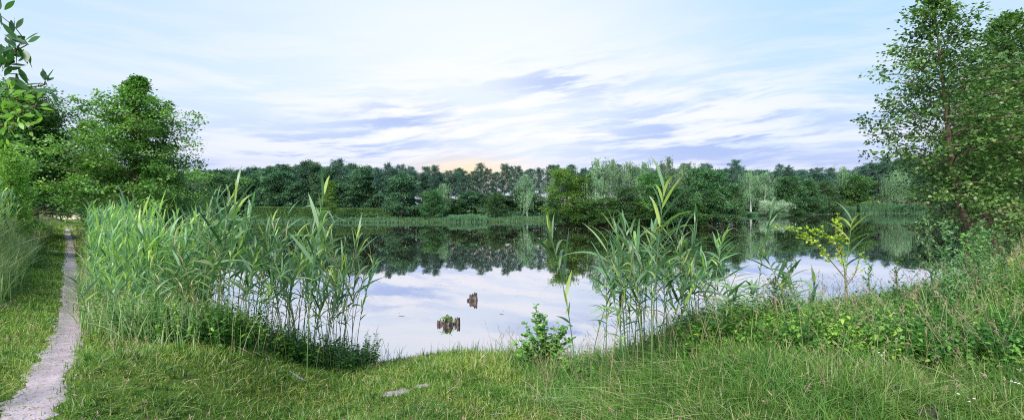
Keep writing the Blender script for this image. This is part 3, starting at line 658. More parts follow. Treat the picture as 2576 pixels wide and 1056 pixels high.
proto('birch', 4, H=14, Rr=2.5, leafmat_='birch', barkm='birchbark', trunk_h=.2, nl=26, ns=6, nleaf=62, leaf=.24, rs=.42, flat=.5, jit=(.4, 1.25), env=env_round, droop=1.7, rise=1.0, asp=.5, name='birch_tree', r0=.15)
proto('green', 4, H=9, Rr=3.0, leafmat_='green', barkm='bark', trunk_h=.07, nl=38, ns=4, nleaf=85, leaf=.28, rs=.52, flat=.62, env=env_beech, rise=.55, asp=.6, name='broadleaf_tree', inner=.6, shell=True)
proto('dark', 3, H=9, Rr=3.0, leafmat_='darkleaf', barkm='bark', trunk_h=.07, nl=38, ns=4, nleaf=85, leaf=.27, rs=.52, flat=.62, env=env_beech, rise=.45, asp=.6, name='broadleaf_tree', inner=.6, shell=True)
proto('yellow', 2, H=10, Rr=3.4, leafmat_='yellow', barkm='bark', trunk_h=.05, nl=44, ns=4, nleaf=85, leaf=.27, rs=.5, flat=.65, env=env_beech, rise=.9, asp=.55, name='broadleaf_tree', inner=.5, shell=True)
proto('larch', 1, H=9.5, Rr=3.2, leafmat_='yellow', barkm='bark', trunk_h=.2, nl=44, ns=6, nleaf=46, leaf=.26, rs=.4, flat=.16, env=env_cone, rise=.12, asp=.4, lean=(-.05, 0), name='conical_tree')
proto('willow', 1, H=15, Rr=5, leafmat_='birch', barkm='bark', trunk_h=.2, nl=40, ns=7, nleaf=80, leaf=.34, rs=.7, flat=.5, env=env_round, droop=4.5, rise=.5, asp=.3, name='weeping_willow')
proto('shrub', 3, H=3.2, Rr=2.2, leafmat_='green', barkm='bark', trunk_h=.04, nl=22, ns=5, nleaf=55, leaf=.2, rs=.32, flat=.7, env=env_round, rise=.8, asp=.5, name='shrub')
proto('silver', 1, H=4.5, Rr=5.5, leafmat_='silver', barkm='bark', trunk_h=.04, nl=34, ns=6, nleaf=70, leaf=.34, rs=.6, flat=.6, env=env_round, rise=.5, asp=.4, name='shrub')
_cnt = {}
def plant(key, px, yd, top, halfw=None, label='', cat='tree', group=None, rz=None, base=None):
    lst = PROTO[key]; i = _cnt.get(key, 0); _cnt[key] = i + 1; src = lst[i % len(lst)]
    o = src if i < len(lst) else copy_thing(src)
    x = xs(px, yd); z = float(gz(x, yd)) if base is None else base; z = max(z, -.1)
    hz = zs(px, top, yd) - z; s = hz / src['H']; sxy = s if halfw is None else (halfw / F * yd) / src['R']
    o.location = (x, yd, z); o.scale = (sxy, sxy, s); o.rotation_euler = (0, 0, rp.uniform(0, 6.28) if rz is None else rz)
    return tag(o, label, cat, group)
SU = [-1.0, -.75, -.557, -.38, -.165, .0375, .34, .468, .593, .76, .868, 1.0]; SY = [150, 132, 122, 111, 106.5, 110, 124, 150, 157, 181, 169, 150]
def shoreY(px): return float(np.interp((px - 1288) / F, SU, SY))
SILX = [400, 460, 500, 560, 620, 680, 720, 770, 820, 860, 900, 950, 1000, 1050, 1100, 1150, 1185, 1230, 1260, 1300, 1350, 1380, 1430, 1500, 1800, 1860, 1900, 1960, 2000, 2050, 2080, 2120, 2170, 2200, 2240, 2300, 2350, 2450, 2576]
SILY = [432, 434, 424, 422, 424, 412, 408, 401, 414, 410, 416, 420, 424, 428, 424, 424, 428, 418, 424, 428, 424, 416, 424, 424, 420, 413, 424, 424, 420, 428, 424, 422, 420, 408, 402, 390, 388, 382, 376]
def sil(px): return float(np.interp(px, SILX, SILY))
LM = [(300, 'broad left tree'), (552, 'rounded grey green tree'), (826, 'yellow green conical tree'), (1003, 'large blue green beech'), (1155, 'slim bare trunked pine'), (1248, 'small round shore tree'), (1326, 'tall pale birch'),
      (1497, "island's tallest left birch"), (1640, "island's dark maple"), (1795, "island's right end tree"), (1889, 'greyer weeping birch'), (1990, 'dark spreading tree'), (2120, 'poplar like birch'), (2210, 'blue grey spruce'), (2330, 'tall beech beyond the willow')]
ORD = ['first', 'second', 'third', 'fourth', 'fifth', 'sixth', 'seventh', 'eighth', 'ninth', 'tenth', 'eleventh', 'twelfth', 'thirteenth', 'fourteenth', 'fifteenth', 'sixteenth', 'seventeenth', 'eighteenth']
LMC = {}
def rank(kind, row, px):
    name = [n_ for p_, n_ in LM if p_ <= px][-1]; key = (kind, row, name); LMC[key] = LMC.get(key, -1) + 1
    return '%s %s %sright of the %s' % (ORD[LMC[key]], kind, row, name)
# second and third rows of the wood
k = 0
px = 405
while px < 2560:
    yd = shoreY(px) + rp.uniform(16, 26); beechy = px < 960 or px > 2190
    key = 'beech' if (beechy and rp.random() < .75) else 'pine'
    hw = rp.uniform(26, 38) if key == 'beech' else rp.uniform(12, 19)
    glow = 1095 < px < 1400
    lab = rank('tall beech' if key == 'beech' else 'skyline pine', '', px)
    plant(key, px, yd, sil(px) + (rp.uniform(-3, 12) if key == 'beech' else rp.uniform(-14, 14)), hw, lab, 'tree', 'wood on the far shore')
    px += (rp.uniform(20, 28) if key == 'beech' else rp.uniform(13, 20)) * (1.15 if glow else 1)
px = 395
while px < 2500:
    if not 1110 < px < 1390:
        yd = shoreY(px) + rp.uniform(34, 44)
        plant('pine', px, yd, sil(px) + rp.uniform(2, 12), rp.uniform(22, 30), rank('dark pine', 'in the rear ', px), 'tree', 'wood on the far shore')
    px += rp.uniform(26, 38)
# lower first row filling between the named trees
px = 470
while px < 2480:
    if not (1365 < px < 1820):
        yd = shoreY(px) + rp.uniform(15, 18); dk = rp.random()
        key = 'beech' if px < 1120 or px > 1950 else ('green' if dk < .5 else 'beech')
        if key != 'beech' or rp.random() < .8:
            lo = 28 if not 1100 < px < 1400 else 48
            plant(key, px, yd, sil(px) + rp.uniform(lo, lo + 30), rp.uniform(28, 40), rank('low dark tree', 'at the edge ', px), 'tree', 'wood on the far shore')
    px += rp.uniform(30, 44)
FRONT = [
 ('green', 552, 8, 440, 55, 'grey green rounded tree at the left end of the hedge'),
 ('beech', 640, 16, 440, 48, 'dark beech rising behind the left end of the hedge'),
 ('beech', 705, 17, 432, 46, 'broad dark beech behind the hedge, left of the conical tree'),
 ('larch', 826, 2.5, 451, 33, 'yellow green conical tree with leaning trunk before the hedge'),
 ('beech', 905, 17, 440, 44, 'dark beech behind the hedge, right of the conical tree'),
 ('beech', 1010, 9, 438, 46, 'large blue green beech at the right end of the hedge'),
 ('green', 1088, 7, 478, 34, 'dark small tree beside the drooping birch, right of the hedge'),
 ('birch', 1113, 9, 458, 22, 'small drooping birch right of the hedge'),
 ('green', 1248, 5, 484, 28, 'small round bright tree on the shore below the sunset'),
 ('birch', 1326, 9, 434, 30, 'tall pale birch near the shore left of the island'),
 ('birch', 1392, 10, 430, 26, 'drooping birch just behind the island\'s left end'),
 ('pine', 1012, 22, 413, 20, 'pine with lone crown standing above the blue green beech'),
 ('pine', 1155, 24, 421, 16, 'slim pine with bare trunk against the sunset glow'),
 ('birch', 1889, 6, 423, 31, 'weeping birch on the right shore beside the silver bush'),
 ('birch', 1926, 8, 430, 26, 'yellowish weeping birch right of the greyer one'),
 ('green', 1990, 6, 444, 42, 'dark green spreading tree right of the silver bush'),
 ('green', 2036, 7, 452, 34, 'rounded green tree left of the low sapling'),
 ('green', 2078, 6, 456, 32, 'light green tree behind the low sapling'),
 ('shrub', 2055, 3, 490, 22, 'small pale sapling before the light green tree'),
 ('shrub', 2080, 3, 498, 16, 'low leafy sapling at the left end of the far reeds'),
 ('birch', 2120, 16, 415, 30, 'tall poplar like birch standing over the right shore trees'),
 ('dark', 2155, 7, 440, 36, 'dark oak behind the far reeds'),
 ('fir', 2210, 8, 407, 30, 'blue grey spruce left of the weeping willow'),
 ('willow', 2258, 6, 424, 38, 'weeping willow behind the far reeds on the right shore'),
 ('beech', 2330, 16, 392, 50, 'tall dark beech right of the weeping willow'),
 ('spruce_top', 1984, 26, 411, 12, 'narrow spruce top sticking out of the right skyline')]
for key, px, off, top, hw, lab in FRONT:
    plant('fir' if key == 'spruce_top' else key, px, shoreY(px) + off, top, hw, lab, 'tree')
plant('silver', 1944, shoreY(1944) - 4, 511, 41, 'silvery grey rounded bush leaning over the right shore', 'bush', base=.1)
for px, top, hw, lab in [(1185, 545, 16, 'low shrub in the far reeds below the sunset'), (1165, 543, 12, 'smaller shrub left of another in the far reeds'), (828 + 60, 549, 8, 'small round shrub on the far lawn before the hedge'),
                         (2005, 525, 22, 'low green shrub right of the silver bush'), (1872, 533, 22, 'low shrubs left of the silver bush'), (2105, 520, 12, 'bright pointed shrub left of the far reeds')]:
    plant('shrub', px, shoreY(px) + 1.0, top, hw, lab, 'bush')
# island
ISL = [('yellow', 1416, 84, 427, 56, 'yellow green bushy tree at the island\'s left end'), ('yellow', 1462, 85, 448, 40, 'second yellow green tree beside the island birches'), ('green', 1392, 84.5, 492, 24, 'low yellow green bush hanging over the water at the island\'s left tip'),
 ('birch', 1497, 85, 391, 36, 'tallest birch at the left of the island with forked white trunk'), ('birch', 1535, 86, 392, 30, 'tall white trunked birch next to the tallest left birch'),
 ('birch', 1587, 90, 402, 32, 'birch with sparse top in the middle of the island'), ('birch', 1622, 91, 401, 30, 'birch behind the dark maple on the island'), ('birch', 1687, 88, 386, 30, 'highest thin topped birch right of the dark maple'), ('birch', 1725, 90, 404, 32, 'birch right of the highest thin topped birch'),
 ('dark', 1640, 83, 436, 50, 'dark round maple in the middle of the island'), ('green', 1575, 84, 470, 42, 'green bushy tree between the birches and the dark maple'), ('dark', 1530, 83.5, 495, 34, 'dark low tree at the foot of the island birches'),
 ('dark', 1480, 84, 500, 34, 'dark low tree at the water edge below the yellow green ones'), ('green', 1712, 82.5, 470, 54, 'blue green bush overhanging the water right of the maple'), ('green', 1660, 83.5, 500, 36, 'low green bush at the water below the dark maple'),
 ('green', 1755, 87, 424, 40, 'green tree behind the island\'s right bushes'), ('green', 1795, 85, 428, 50, 'light green tree leaning out at the island\'s right end'), ('green', 1790, 83.5, 478, 46, 'wide blue green bush at the island\'s right end'),
 ('shrub', 1845, 84.5, 505, 24, 'small bush on the island\'s right tip'), ('dark', 1745, 83.5, 506, 34, 'dark low bush at the water in the right half of the island'), ('dark', 1600, 83, 506, 34, 'dark low bush at the water in the middle of the island'),
 ('green', 1850, 86, 470, 26, 'slanting green bush behind the island\'s right tip')]
for key, px, yd, top, hw, lab in ISL: plant(key, px, yd - (1.6 if top > 465 else 0), top, hw, lab, 'bush' if key == 'shrub' else 'tree', None, None, -.1 if top > 465 else .2)
# dark floor plants of the wood: closes the view between the trunks
def scatter_leaves(name, label, pts, mat, leaf, seed, cat='undergrowth', kind='stuff'):
    rg = np.random.default_rng(seed); n = len(pts); g = G()
    kites(g, pts, rv(rg, n), rv(rg, n), leaf * rg.uniform(.6, 1.3, n), leaf * .6 * rg.uniform(.7, 1.2, n), np.clip(rg.normal(.4, .2, n), 0, 1))
    return tag(g.build(name, M[mat]), label, cat, None, kind)
rg = np.random.default_rng(60); n = 42000; pxx = rg.uniform(430, 2500, n); off = rg.uniform(9, 34, n); Yd = np.interp((pxx - 1288) / F, SU, SY) + off; Xd = (pxx - 1288) / F * Yd
zt = 1.0 + (1.5 + 3.2 * (off > 18)) * rg.random(n) ** 1.2 * (.6 + .5 * wob(Xd, Yd, .25))
scatter_leaves('woodland_undergrowth', 'dark undergrowth beneath the far wood', np.stack([Xd, Yd, zt], 1), 'beech', .55, 61)
n = 14000; a = rg.uniform(0, 1, n); Xd = rg.uniform(7, 37, n); Yd = rg.uniform(82, 95, n); k = polydist(Xd, Yd, ISLE) < 0
scatter_leaves('island_undergrowth', 'dark leaves closing the foot of the island trees', np.stack([Xd, Yd, .3 + 2.6 * rg.random(n)], 1)[k], 'darkleaf', .4, 62)
# far shore grass fringe and reeds
rg = np.random.default_rng(63); n = 30000; pxx = rg.uniform(470, 2480, n); Yd = np.interp((pxx - 1288) / F, SU, SY) + rg.uniform(-.3, 7, n) ; Xd = (pxx - 1288) / F * Yd
k = land(Xd, Yd, .1); Xd, Yd, pxx = Xd[k], Yd[k], pxx[k]; n = len(Xd)
g = G(); blades(g, Xd, Yd, (.28 + .45 * rg.random(n)) * (1 + .5 * wob(Xd, Yd, .5)), .12, rg, np.clip(rg.normal(.4, .3, n), 0, 1), .5, 2)
tag(g.build('shore_grass', M['farreed']), 'rough grass along the far shore', 'grass', None, 'stuff')
def farreeds(label, p0, p1, n, hh, seed, dep=3.5):
    rg = np.random.default_rng(seed); pxx = rg.uniform(p0, p1, n); Yd = np.interp((pxx - 1288) / F, SU, SY) + rg.uniform(-.6, dep, n); Xd = (pxx - 1288) / F * Yd
    g = G(); h = hh * (.6 + .5 * rg.random(n)) * (.85 + .25 * wob(Xd, Yd, .35)); z = np.maximum(gz(Xd, Yd), -.05); blades(g, Xd, Yd, h, .13, rg, np.clip(rg.normal(.45, .25, n), 0, 1), .25, 3, z)
    return tag(g.build('far_reeds', M['farreed']), label, 'reeds', None, 'stuff')
farreeds('long green reed belt under the weeping willow', 2165, 2330, 11000, 4.0, 71)
farreeds('short green reed patch left of the long reed belt', 2118, 2152, 2600, 3.2, 72)
farreeds('green reeds behind the leaning alder trunk', 2352, 2470, 6500, 3.6, 73)
farreeds('blue green reeds on the shore below the sunset', 1130, 1225, 3000, 1.6, 74, 2)
farreeds('low reeds on the far shore behind the conical tree', 640, 1000, 3500, .8, 75, 1.5)
farreeds('low reeds at the shore right of the island', 1850, 1910, 1800, 1.4, 76, 2)
# clipped hedge
g = G(); rg = np.random.default_rng(80); n = 26000; pxx = rg.uniform(617, 985, n); fce = rg.random(n)
yb = shoreY(800) + 9 + (800 - pxx) * .012; top = np.interp(pxx, [617, 985], [3.6, 2.7])
yd = np.where(fce < .7, yb + .25 * rg.random(n), yb + rg.random(n) * 2.2); zz = np.where(fce < .7, .9 + (top - .9) * rg.random(n), top - .12 * rg.random(n)) + .08 * rg.normal(size=n)
P = np.stack([(pxx - 1288) / F * yd, yd, zz + .25], 1); kites(g, P, rv(rg, n), unit(np.array([0, -1, .3]) + .7 * rg.normal(size=(n, 3))), .22 * rg.uniform(.6, 1.3, n), .14 + 0 * zz, np.clip(.5 + .2 * wob(P[:, 0], P[:, 2], .9) + .2 * rg.normal(size=n), 0, 1))
hd = empty('hedge', ((800 - 1288) / F * 120, 120, 1.1)); tag(hd, 'long clipped green hedge across the lawn on the far shore', 'hedge')
o = g.build('foliage', M['hedge']); o.parent = hd; o.location = -hd.location
g = G()
pa = [((p - 1288) / F * (shoreY(800) + 10 + (800 - p) * .012), shoreY(800) + 10 + (800 - p) * .012) for p in (619, 983)]
(xa, ya), (xb, yb_) = pa; V = []
for (x_, y_, tz) in ((xa, ya, 3.7), (xb, yb_, 2.6)):
    V += [(x_, y_ - .7, .6), (x_, y_ + .7, .6), (x_, y_ + .7, tz), (x_, y_ - .7, tz)]
g.add(V, [(0, 1, 2, 3), (4, 7, 6, 5), (0, 4, 5, 1), (1, 5, 6, 2), (2, 6, 7, 3), (3, 7, 4, 0)], .3)
o = g.build('core', M['darkleaf']); o.parent = hd; o.location = -hd.location

# jetty of weathered boards on the far shore
jx, jy = ground_at(600, 556, 0.1); jt = empty('jetty', (jx, jy, 0)); tag(jt, 'low grey wooden jetty at the far shore behind the left reeds', 'jetty')
def boxg(g, c, s, r=.5):
    c = np.array(c, float); s = np.array(s, float) / 2; V = [c + s * np.array(k) for k in ((-1, -1, -1), (1, -1, -1), (1, 1, -1), (-1, 1, -1), (-1, -1, 1), (1, -1, 1), (1, 1, 1), (-1, 1, 1))]
    g.add(V, [(0, 3, 2, 1), (4, 5, 6, 7), (0, 1, 5, 4), (1, 2, 6, 5), (2, 3, 7, 6), (3, 0, 4, 7)], r)
g = G()
for i in range(4): boxg(g, (0, -1.2 + i * .7, .42 + .14 * (i % 2)), (5.2 - .5 * i, .5, .09))
g.build('deck', M['plank'], jt)
g = G()
for i in range(2): boxg(g, (0, -1.46 + .12 * i, .18 + .12 * i), (4.6, .1, .1))
g.build('beam', M['plank'], jt)
for sx_ in (-2.1, -.7, .7, 2.1):
    g = G(); tube(g, [(sx_, -1.2, -.8), (sx_, -1.2, .3), (sx_, -1.2, .7)], [.09, .09, .07], 8); g.build('post', M['plank'], jt)

# ---------------------------------------------------------------- big near trees
alder_env = lambda q: np.interp(q, [0, .1, .25, .45, .6, .8, .92, 1], [.45, .95, .7, 1.05, .85, .55, .28, .04])
def trunk_from(pxs, yd, base):
    x0 = xs(pxs[0][0], yd); return [(xs(p, yd, q) - x0, 0, zs(p, q, yd) - base) for p, q in pxs]
yd = 13.5; bz = float(gz(xs(2454, yd), yd)); tp = trunk_from([(2456, 640), (2432, 560), (2408, 505), (2392, 400), (2382, 302), (2370, 190), (2358, 90), (2350, -12)], yd, bz); tp[0] = (tp[0][0], 0, 0)
a1 = tree_geo('alder', tp[-1][2], 1.85, 901, 'alder', 'redbark', trunk_h=.2, nl=84, ns=8, nleaf=34, leaf=.10, rs=.2, flat=.55, jit=(.5, 1.3), qp=1.0, env=alder_env, rise=.35, asp=.72, twigs=True, name='alder_tree', pts_override=tp, clear=2.0, r0=.125, inner=.3)
a1.location = (xs(2456, yd), yd, bz); tag(a1, 'tall slender alder with leaning reddish trunk at the right water edge', 'tree')
yd = 15; bz = float(gz(xs(2518, yd), yd)); tp = trunk_from([(2518, 610), (2490, 550), (2468, 500), (2460, 420), (2462, 330), (2470, 260)], yd, bz); tp[0] = (tp[0][0], 0, 0)
a2 = tree_geo('alder', tp[-1][2], 1.5, 902, 'alder', 'redbark', trunk_h=.25, nl=34, ns=8, nleaf=44, leaf=.09, rs=.25, flat=.6, env=env_round, rise=.3, asp=.72, twigs=True, name='alder_tree', pts_override=tp, clear=1.7, r0=.10)
a2.location = (xs(2518, yd), yd, bz); tag(a2, 'low leaning alder just behind the tall slender one', 'tree')
def big(name, px, yd, top, Rr, seed, mat, bark, label, **kw):
    x = xs(px, yd); bz = float(gz(x, yd)); H = zs(px, top, yd) - bz
    o = tree_geo('big', H, Rr, seed, mat, bark, name=name, **kw); o.location = (x, yd, bz); return tag(o, label, 'tree')
big('alder_tree', 2592, 15.5, 5, 2.5, 903, 'alder', 'redbark', 'dense tall alder filling the right edge of the view', clear=1.0, trunk_h=.16, nl=76, ns=9, nleaf=46, leaf=.105, rs=.25, jit=(.6, 1.15), flat=.6, env=alder_env, rise=.35, asp=.7, twigs=True, r0=.14)
big('alder_tree', 2530, 23, 150, 3.2, 904, 'darkleaf', 'bark', 'dark shaded tree behind the right alders', trunk_h=.1, nl=50, ns=8, nleaf=60, leaf=.17, rs=.42, flat=.6, env=env_beech, rise=.4, asp=.7)
big('alder_tree', 2660, 27, 60, 4.0, 905, 'darkleaf', 'bark', 'dark tree beyond the dense right alder', trunk_h=.1, nl=46, ns=8, nleaf=60, leaf=.18, rs=.5, flat=.6, env=env_beech, rise=.4, asp=.7)
for i, (px, yd, top) in enumerate([(2500, 46, 352), (2570, 40, 310), (2520, 75, 395), (2590, 60, 350), (2500, 118, 390), (2560, 100, 380)]):
    plant('dark', px + 12, yd, top, 60 if i < 4 else 45, 'dark tree on the right shore behind the alders', 'tree', 'trees on the right shore')
oak_env = lambda q: np.interp(q, [0, .08, .2, .36, .57, .71, .83, .9, .96, 1], [.7, .9, 1.0, 1.05, .92, .64, .44, .22, .08, .0])
big('alder_tree', 340, 24, 180, 3.1, 911, 'oak', 'redbark', 'broad green tree with pointed top standing between path and pond', clear=2.5, trunk_h=.06, nl=120, ns=9, nleaf=84, leaf=.12, rs=.27, flat=.5, jit=(.5, 1.25), qp=1.1, env=oak_env, rise=.3, asp=.72, twigs=True, r0=.2)
big('alder_tree', 228, 29, 300, 1.25, 912, 'oak', 'bark', 'smaller tree leaning to the path beside the broad green tree', clear=2.0, trunk_h=.22, nl=40, ns=7, nleaf=44, leaf=.13, rs=.32, flat=.6, env=env_round, rise=.4, asp=.7, r0=.13)
big('oak_tree', 52, 27, 208, 3.3, 913, 'darkleaf', 'bark', 'tall dark tree left of the path behind the yellow green shrub', clear=2.1, trunk_h=.07, nl=84, ns=8, nleaf=95, leaf=.14, rs=.36, flat=.6, env=env_beech, rise=.4, asp=.7, r0=.2)
big('oak_tree', -30, 25, 195, 3.0, 914, 'oak', 'bark', 'green tree at the left picture edge behind the overhanging branches', trunk_h=.1, nl=50, ns=8, nleaf=56, leaf=.11, rs=.32, flat=.6, env=env_beech, rise=.4, asp=.7)
big('oak_tree', 92, 33, 262, 1.9, 915, 'darkleaf', 'bark', 'dark tree closing the left side of the path tunnel', clear=2.0, trunk_h=.05, nl=60, ns=8, nleaf=60, leaf=.16, rs=.42, flat=.6, env=env_beech, rise=.35, asp=.7)
big('oak_tree', 112, 44, 345, 1.9, 916, 'darkleaf', 'bark', 'farther dark tree left of the path end', clear=2.0, trunk_h=.05, nl=44, ns=8, nleaf=60, leaf=.2, rs=.45, flat=.6, env=env_beech, rise=.3, asp=.7)
big('oak_tree', 248, 46, 385, 1.7, 917, 'darkleaf', 'bark', 'dark tree right of the path end behind the broad tree', clear=2.0, trunk_h=.08, nl=40, ns=8, nleaf=56, leaf=.2, rs=.45, flat=.6, env=env_beech, rise=.3, asp=.7)
0 and big('oak_tree', 165, 62, 425, 3.6, 918, 'darkleaf', 'bark', 'far tree arching over the path end', trunk_h=.25, nl=40, ns=8, nleaf=60, leaf=.25, rs=.6, flat=.5, env=env_beech, rise=.1, asp=.7)
for px, yd, top in [(70, 66, 400), (105, 78, 405), (132, 70, 430), (152, 90, 455), (215, 84, 450), (238, 70, 430), (262, 80, 425)]:
    plant('dark', px, yd, top, 27, {70: 'first', 105: 'second', 132: 'third', 152: 'fourth'}.get(px, '%s') .replace('%s', {215: 'near', 238: 'middle', 262: 'outer'}.get(px, '')) + (' dark tree left of the gap at the path end' if px < 180 else ' dark tree right of the gap at the path end'), 'tree', 'trees at the path end')
for px, yd, top in [(290, 60, 420), (350, 70, 425), (400, 80, 428), (430, 66, 440), (450, 95, 436), (20, 60, 330)]:
    plant('beech' if px > 100 else 'dark', px, yd, top, 60, 'dark tree on the left shore behind the broad tree' if px > 100 else 'dark tree far behind the slope left of the path', 'tree', 'trees on the left shore' if px > 100 else None)
o = big('shrub', 24, 18, 374, .8, 920, 'sunny', 'twig', 'yellow green leafy shrub rising over the grass on the left slope', trunk_h=.05, nl=50, ns=8, nleaf=44, leaf=.075, rs=.17, flat=.5, env=env_beech, rise=.5, asp=.6, twigs=True, r0=.04)
o['category'] = 'bush'

# tree outside the left edge whose branches reach into the view
def big_leaf(g, P, D, N, L, W, r): ribbons(g, P, D, N, L, W, [.12, .6, .92, 1.0, .85, .5, .08], np.array([0, 0, -.12]), r, .08)
def P3(px, py, yd): return np.array([xs(px, yd, py), yd, zs(px, py, yd)])
rg = np.random.default_rng(930); yd = 3.7; root_p = P3(-260, 700, yd); root_p[2] = float(gz(root_p[0], root_p[1]))
ov = empty('overhanging_tree', tuple(root_p)); tag(ov, 'close tree at the left edge reaching leafy twigs into the view', 'tree')
wood = G(); trunk = [root_p, P3(-235, 500, yd), P3(-215, 260, yd), P3(-190, 40, yd), P3(-170, -120, yd)]
tube(wood, trunk, [.07, .06, .05, .035, .02], 8)
lvd, lvl = G(), G()
def branch(pts, dark, nleaf, L, clusters, depth=0.25):
    P = np.array([P3(a, b, yd + depth * k / len(pts) + .1) for k, (a, b) in enumerate(pts)]); tube(wood, P, np.linspace(.014, .004, len(P)), 5)
    gg = lvd if dark else lvl
    for (a, b, sp, n) in clusters:
        c = P3(a, b, yd + depth * rg.random() + .05); q = c + rg.normal(size=(n, 3)) * sp * np.array([1, .6, 1]); j = np.argmin(np.linalg.norm(P - c, axis=1)); tube(wood, [P[j], (P[j] + c) / 2 + [0, 0, .03], c], [.006, .004, .003], 4)
        D = unit((q - c) / sp + np.array([.55, 0, .15]) + .4 * rg.normal(size=(n, 3))); N = unit(rg.normal(size=(n, 3)) * [.8, 1, .8] + [0, -.6, .6])
        big_leaf(gg, c + D * .02 + (q - c) * .45, D, N, L * rg.uniform(.75, 1.2, n), L * .42 * rg.uniform(.8, 1.15, n), np.clip(rg.normal(.45, .22, n), 0, 1))
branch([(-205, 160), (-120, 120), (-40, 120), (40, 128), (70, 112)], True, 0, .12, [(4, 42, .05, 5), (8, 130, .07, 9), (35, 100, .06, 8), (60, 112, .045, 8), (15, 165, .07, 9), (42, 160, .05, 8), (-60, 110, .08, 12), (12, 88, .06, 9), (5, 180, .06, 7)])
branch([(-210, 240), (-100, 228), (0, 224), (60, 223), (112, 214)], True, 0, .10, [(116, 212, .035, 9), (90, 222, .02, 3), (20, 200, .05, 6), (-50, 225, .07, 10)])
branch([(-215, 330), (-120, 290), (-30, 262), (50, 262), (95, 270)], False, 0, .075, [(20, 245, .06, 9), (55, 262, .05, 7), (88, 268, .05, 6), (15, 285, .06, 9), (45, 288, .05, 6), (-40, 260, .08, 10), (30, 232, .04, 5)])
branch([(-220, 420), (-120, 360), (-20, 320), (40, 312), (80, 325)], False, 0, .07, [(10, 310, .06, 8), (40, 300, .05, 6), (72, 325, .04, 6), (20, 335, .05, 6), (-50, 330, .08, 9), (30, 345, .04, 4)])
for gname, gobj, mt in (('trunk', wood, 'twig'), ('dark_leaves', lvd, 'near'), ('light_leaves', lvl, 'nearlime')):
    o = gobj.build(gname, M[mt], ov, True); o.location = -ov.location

# ---------------------------------------------------------------- bank plants
def local(o, root):
    o.parent = root; o.location = -root.location; return o
# leafy alder bush at the bay
x, yd = xs(1368, 9.5), 9.5; bz = float(gz(x, yd)); b = empty('bush', (x, yd, bz)); tag(b, 'round leafed green bush on the bank at the right side of the bay', 'bush')
rg = np.random.default_rng(940); wood = G(); lv = G()
for i in range(44):
    px = rg.uniform(1292, 1450); py = np.interp(px, [1292, 1330, 1360, 1400, 1450], [845, 785, 748, 775, 790]) + rg.random() ** .8 * 95; tip = P3(px, py, yd + rg.uniform(-.35, .35))
    st_ = np.array([x + rg.normal() * .06, yd + rg.normal() * .06, bz]); cp = curve(st_, (st_ + tip) / 2 + [0, 0, .12], tip, 8); tube(wood, cp, np.linspace(.008, .003, 8), 5)
    n = 20; f = rg.uniform(.3, 1.0, n); c = np.stack([np.interp(f, np.linspace(0, 1, 8), cp[:, k]) for k in range(3)], 1); a = rg.uniform(0, 6.28, n)
    D = unit(np.stack([np.cos(a), np.sin(a), .55 + .4 * rg.normal(size=n)], 1)); N = unit(np.stack([.3 * rg.normal(size=n), -.4 + .3 * rg.normal(size=n), np.ones(n)], 1))
    ribbons(lv, c, D, N, .098 * rg.uniform(.7, 1.2, n), .06 * rg.uniform(.8, 1.1, n), [.1, .55, .9, 1.0, .75, .1], np.array([0, 0, -.15]), np.clip(rg.normal(.5, .22, n), 0, 1), .1)
local(wood.build('branches', M['twig'], b, True), b); local(lv.build('leaves', M['bushleaf'], b, True), b)
# yellow leaved sapling
yd = 7.3; x = xs(2128, yd); bz = float(gz(x, yd)); b = empty('sapling', (x, yd, bz)); tag(b, 'spindly sapling with bright yellow green leaves on the right bank', 'sapling')
wood = G(); lv = G()
def sap(pts, n, L, r0=.009, mat='l'):
    P = np.array([P3(a_, b_, yd + .05 * k) for k, (a_, b_) in enumerate(pts)]); P2 = np.concatenate([curve(P[i], (P[i] + P[i + 1]) / 2 + rg.normal(size=3) * .01, P[i + 1], 4)[(0 if i == 0 else 1):] for i in range(len(P) - 1)])
    tube(wood, P2, np.linspace(r0, .003, len(P2)), 5)
    for _ in range(n):
        f = rg.uniform(.25, 1); c = np.array([np.interp(f, np.linspace(0, 1, len(P2)), P2[:, k]) for k in range(3)]); m = rg.integers(2, 5); c = c + rg.normal(size=3) * .03
        D = unit(rg.normal(size=(m, 3)) * [1, .8, .6] + [0, 0, .5]); N = rv(rg, m); ribbons(lv, np.repeat(c[None], m, 0), D, N, L * rg.uniform(.7, 1.2, m), L * .6, [.1, .8, 1, .7, .08], None, np.clip(rg.normal(.5, .25, m), 0, 1), .1)
bp_ = (2128, zs and 740)
sap([(2132, 745), (2125, 680), (2112, 620), (2102, 580), (2108, 535)], 42, .055, .012)
sap([(2127, 700), (2085, 650), (2045, 610), (2000, 580), (1952, 566)], 46, .05)
sap([(2112, 640), (2090, 600), (2060, 580), (2030, 575)], 24, .05)
sap([(2114, 630), (2122, 600), (2118, 570)], 16, .05)
sap([(2128, 720), (2150, 690), (2160, 655), (2175, 640)], 16, .045)
tube(wood, [(x, yd, bz - .05), P3(2132, 745, yd)], [.014, .012], 6)
local(wood.build('stem', M['twig'], b, True), b); local(lv.build('leaves', M['lime'], b, True), b)
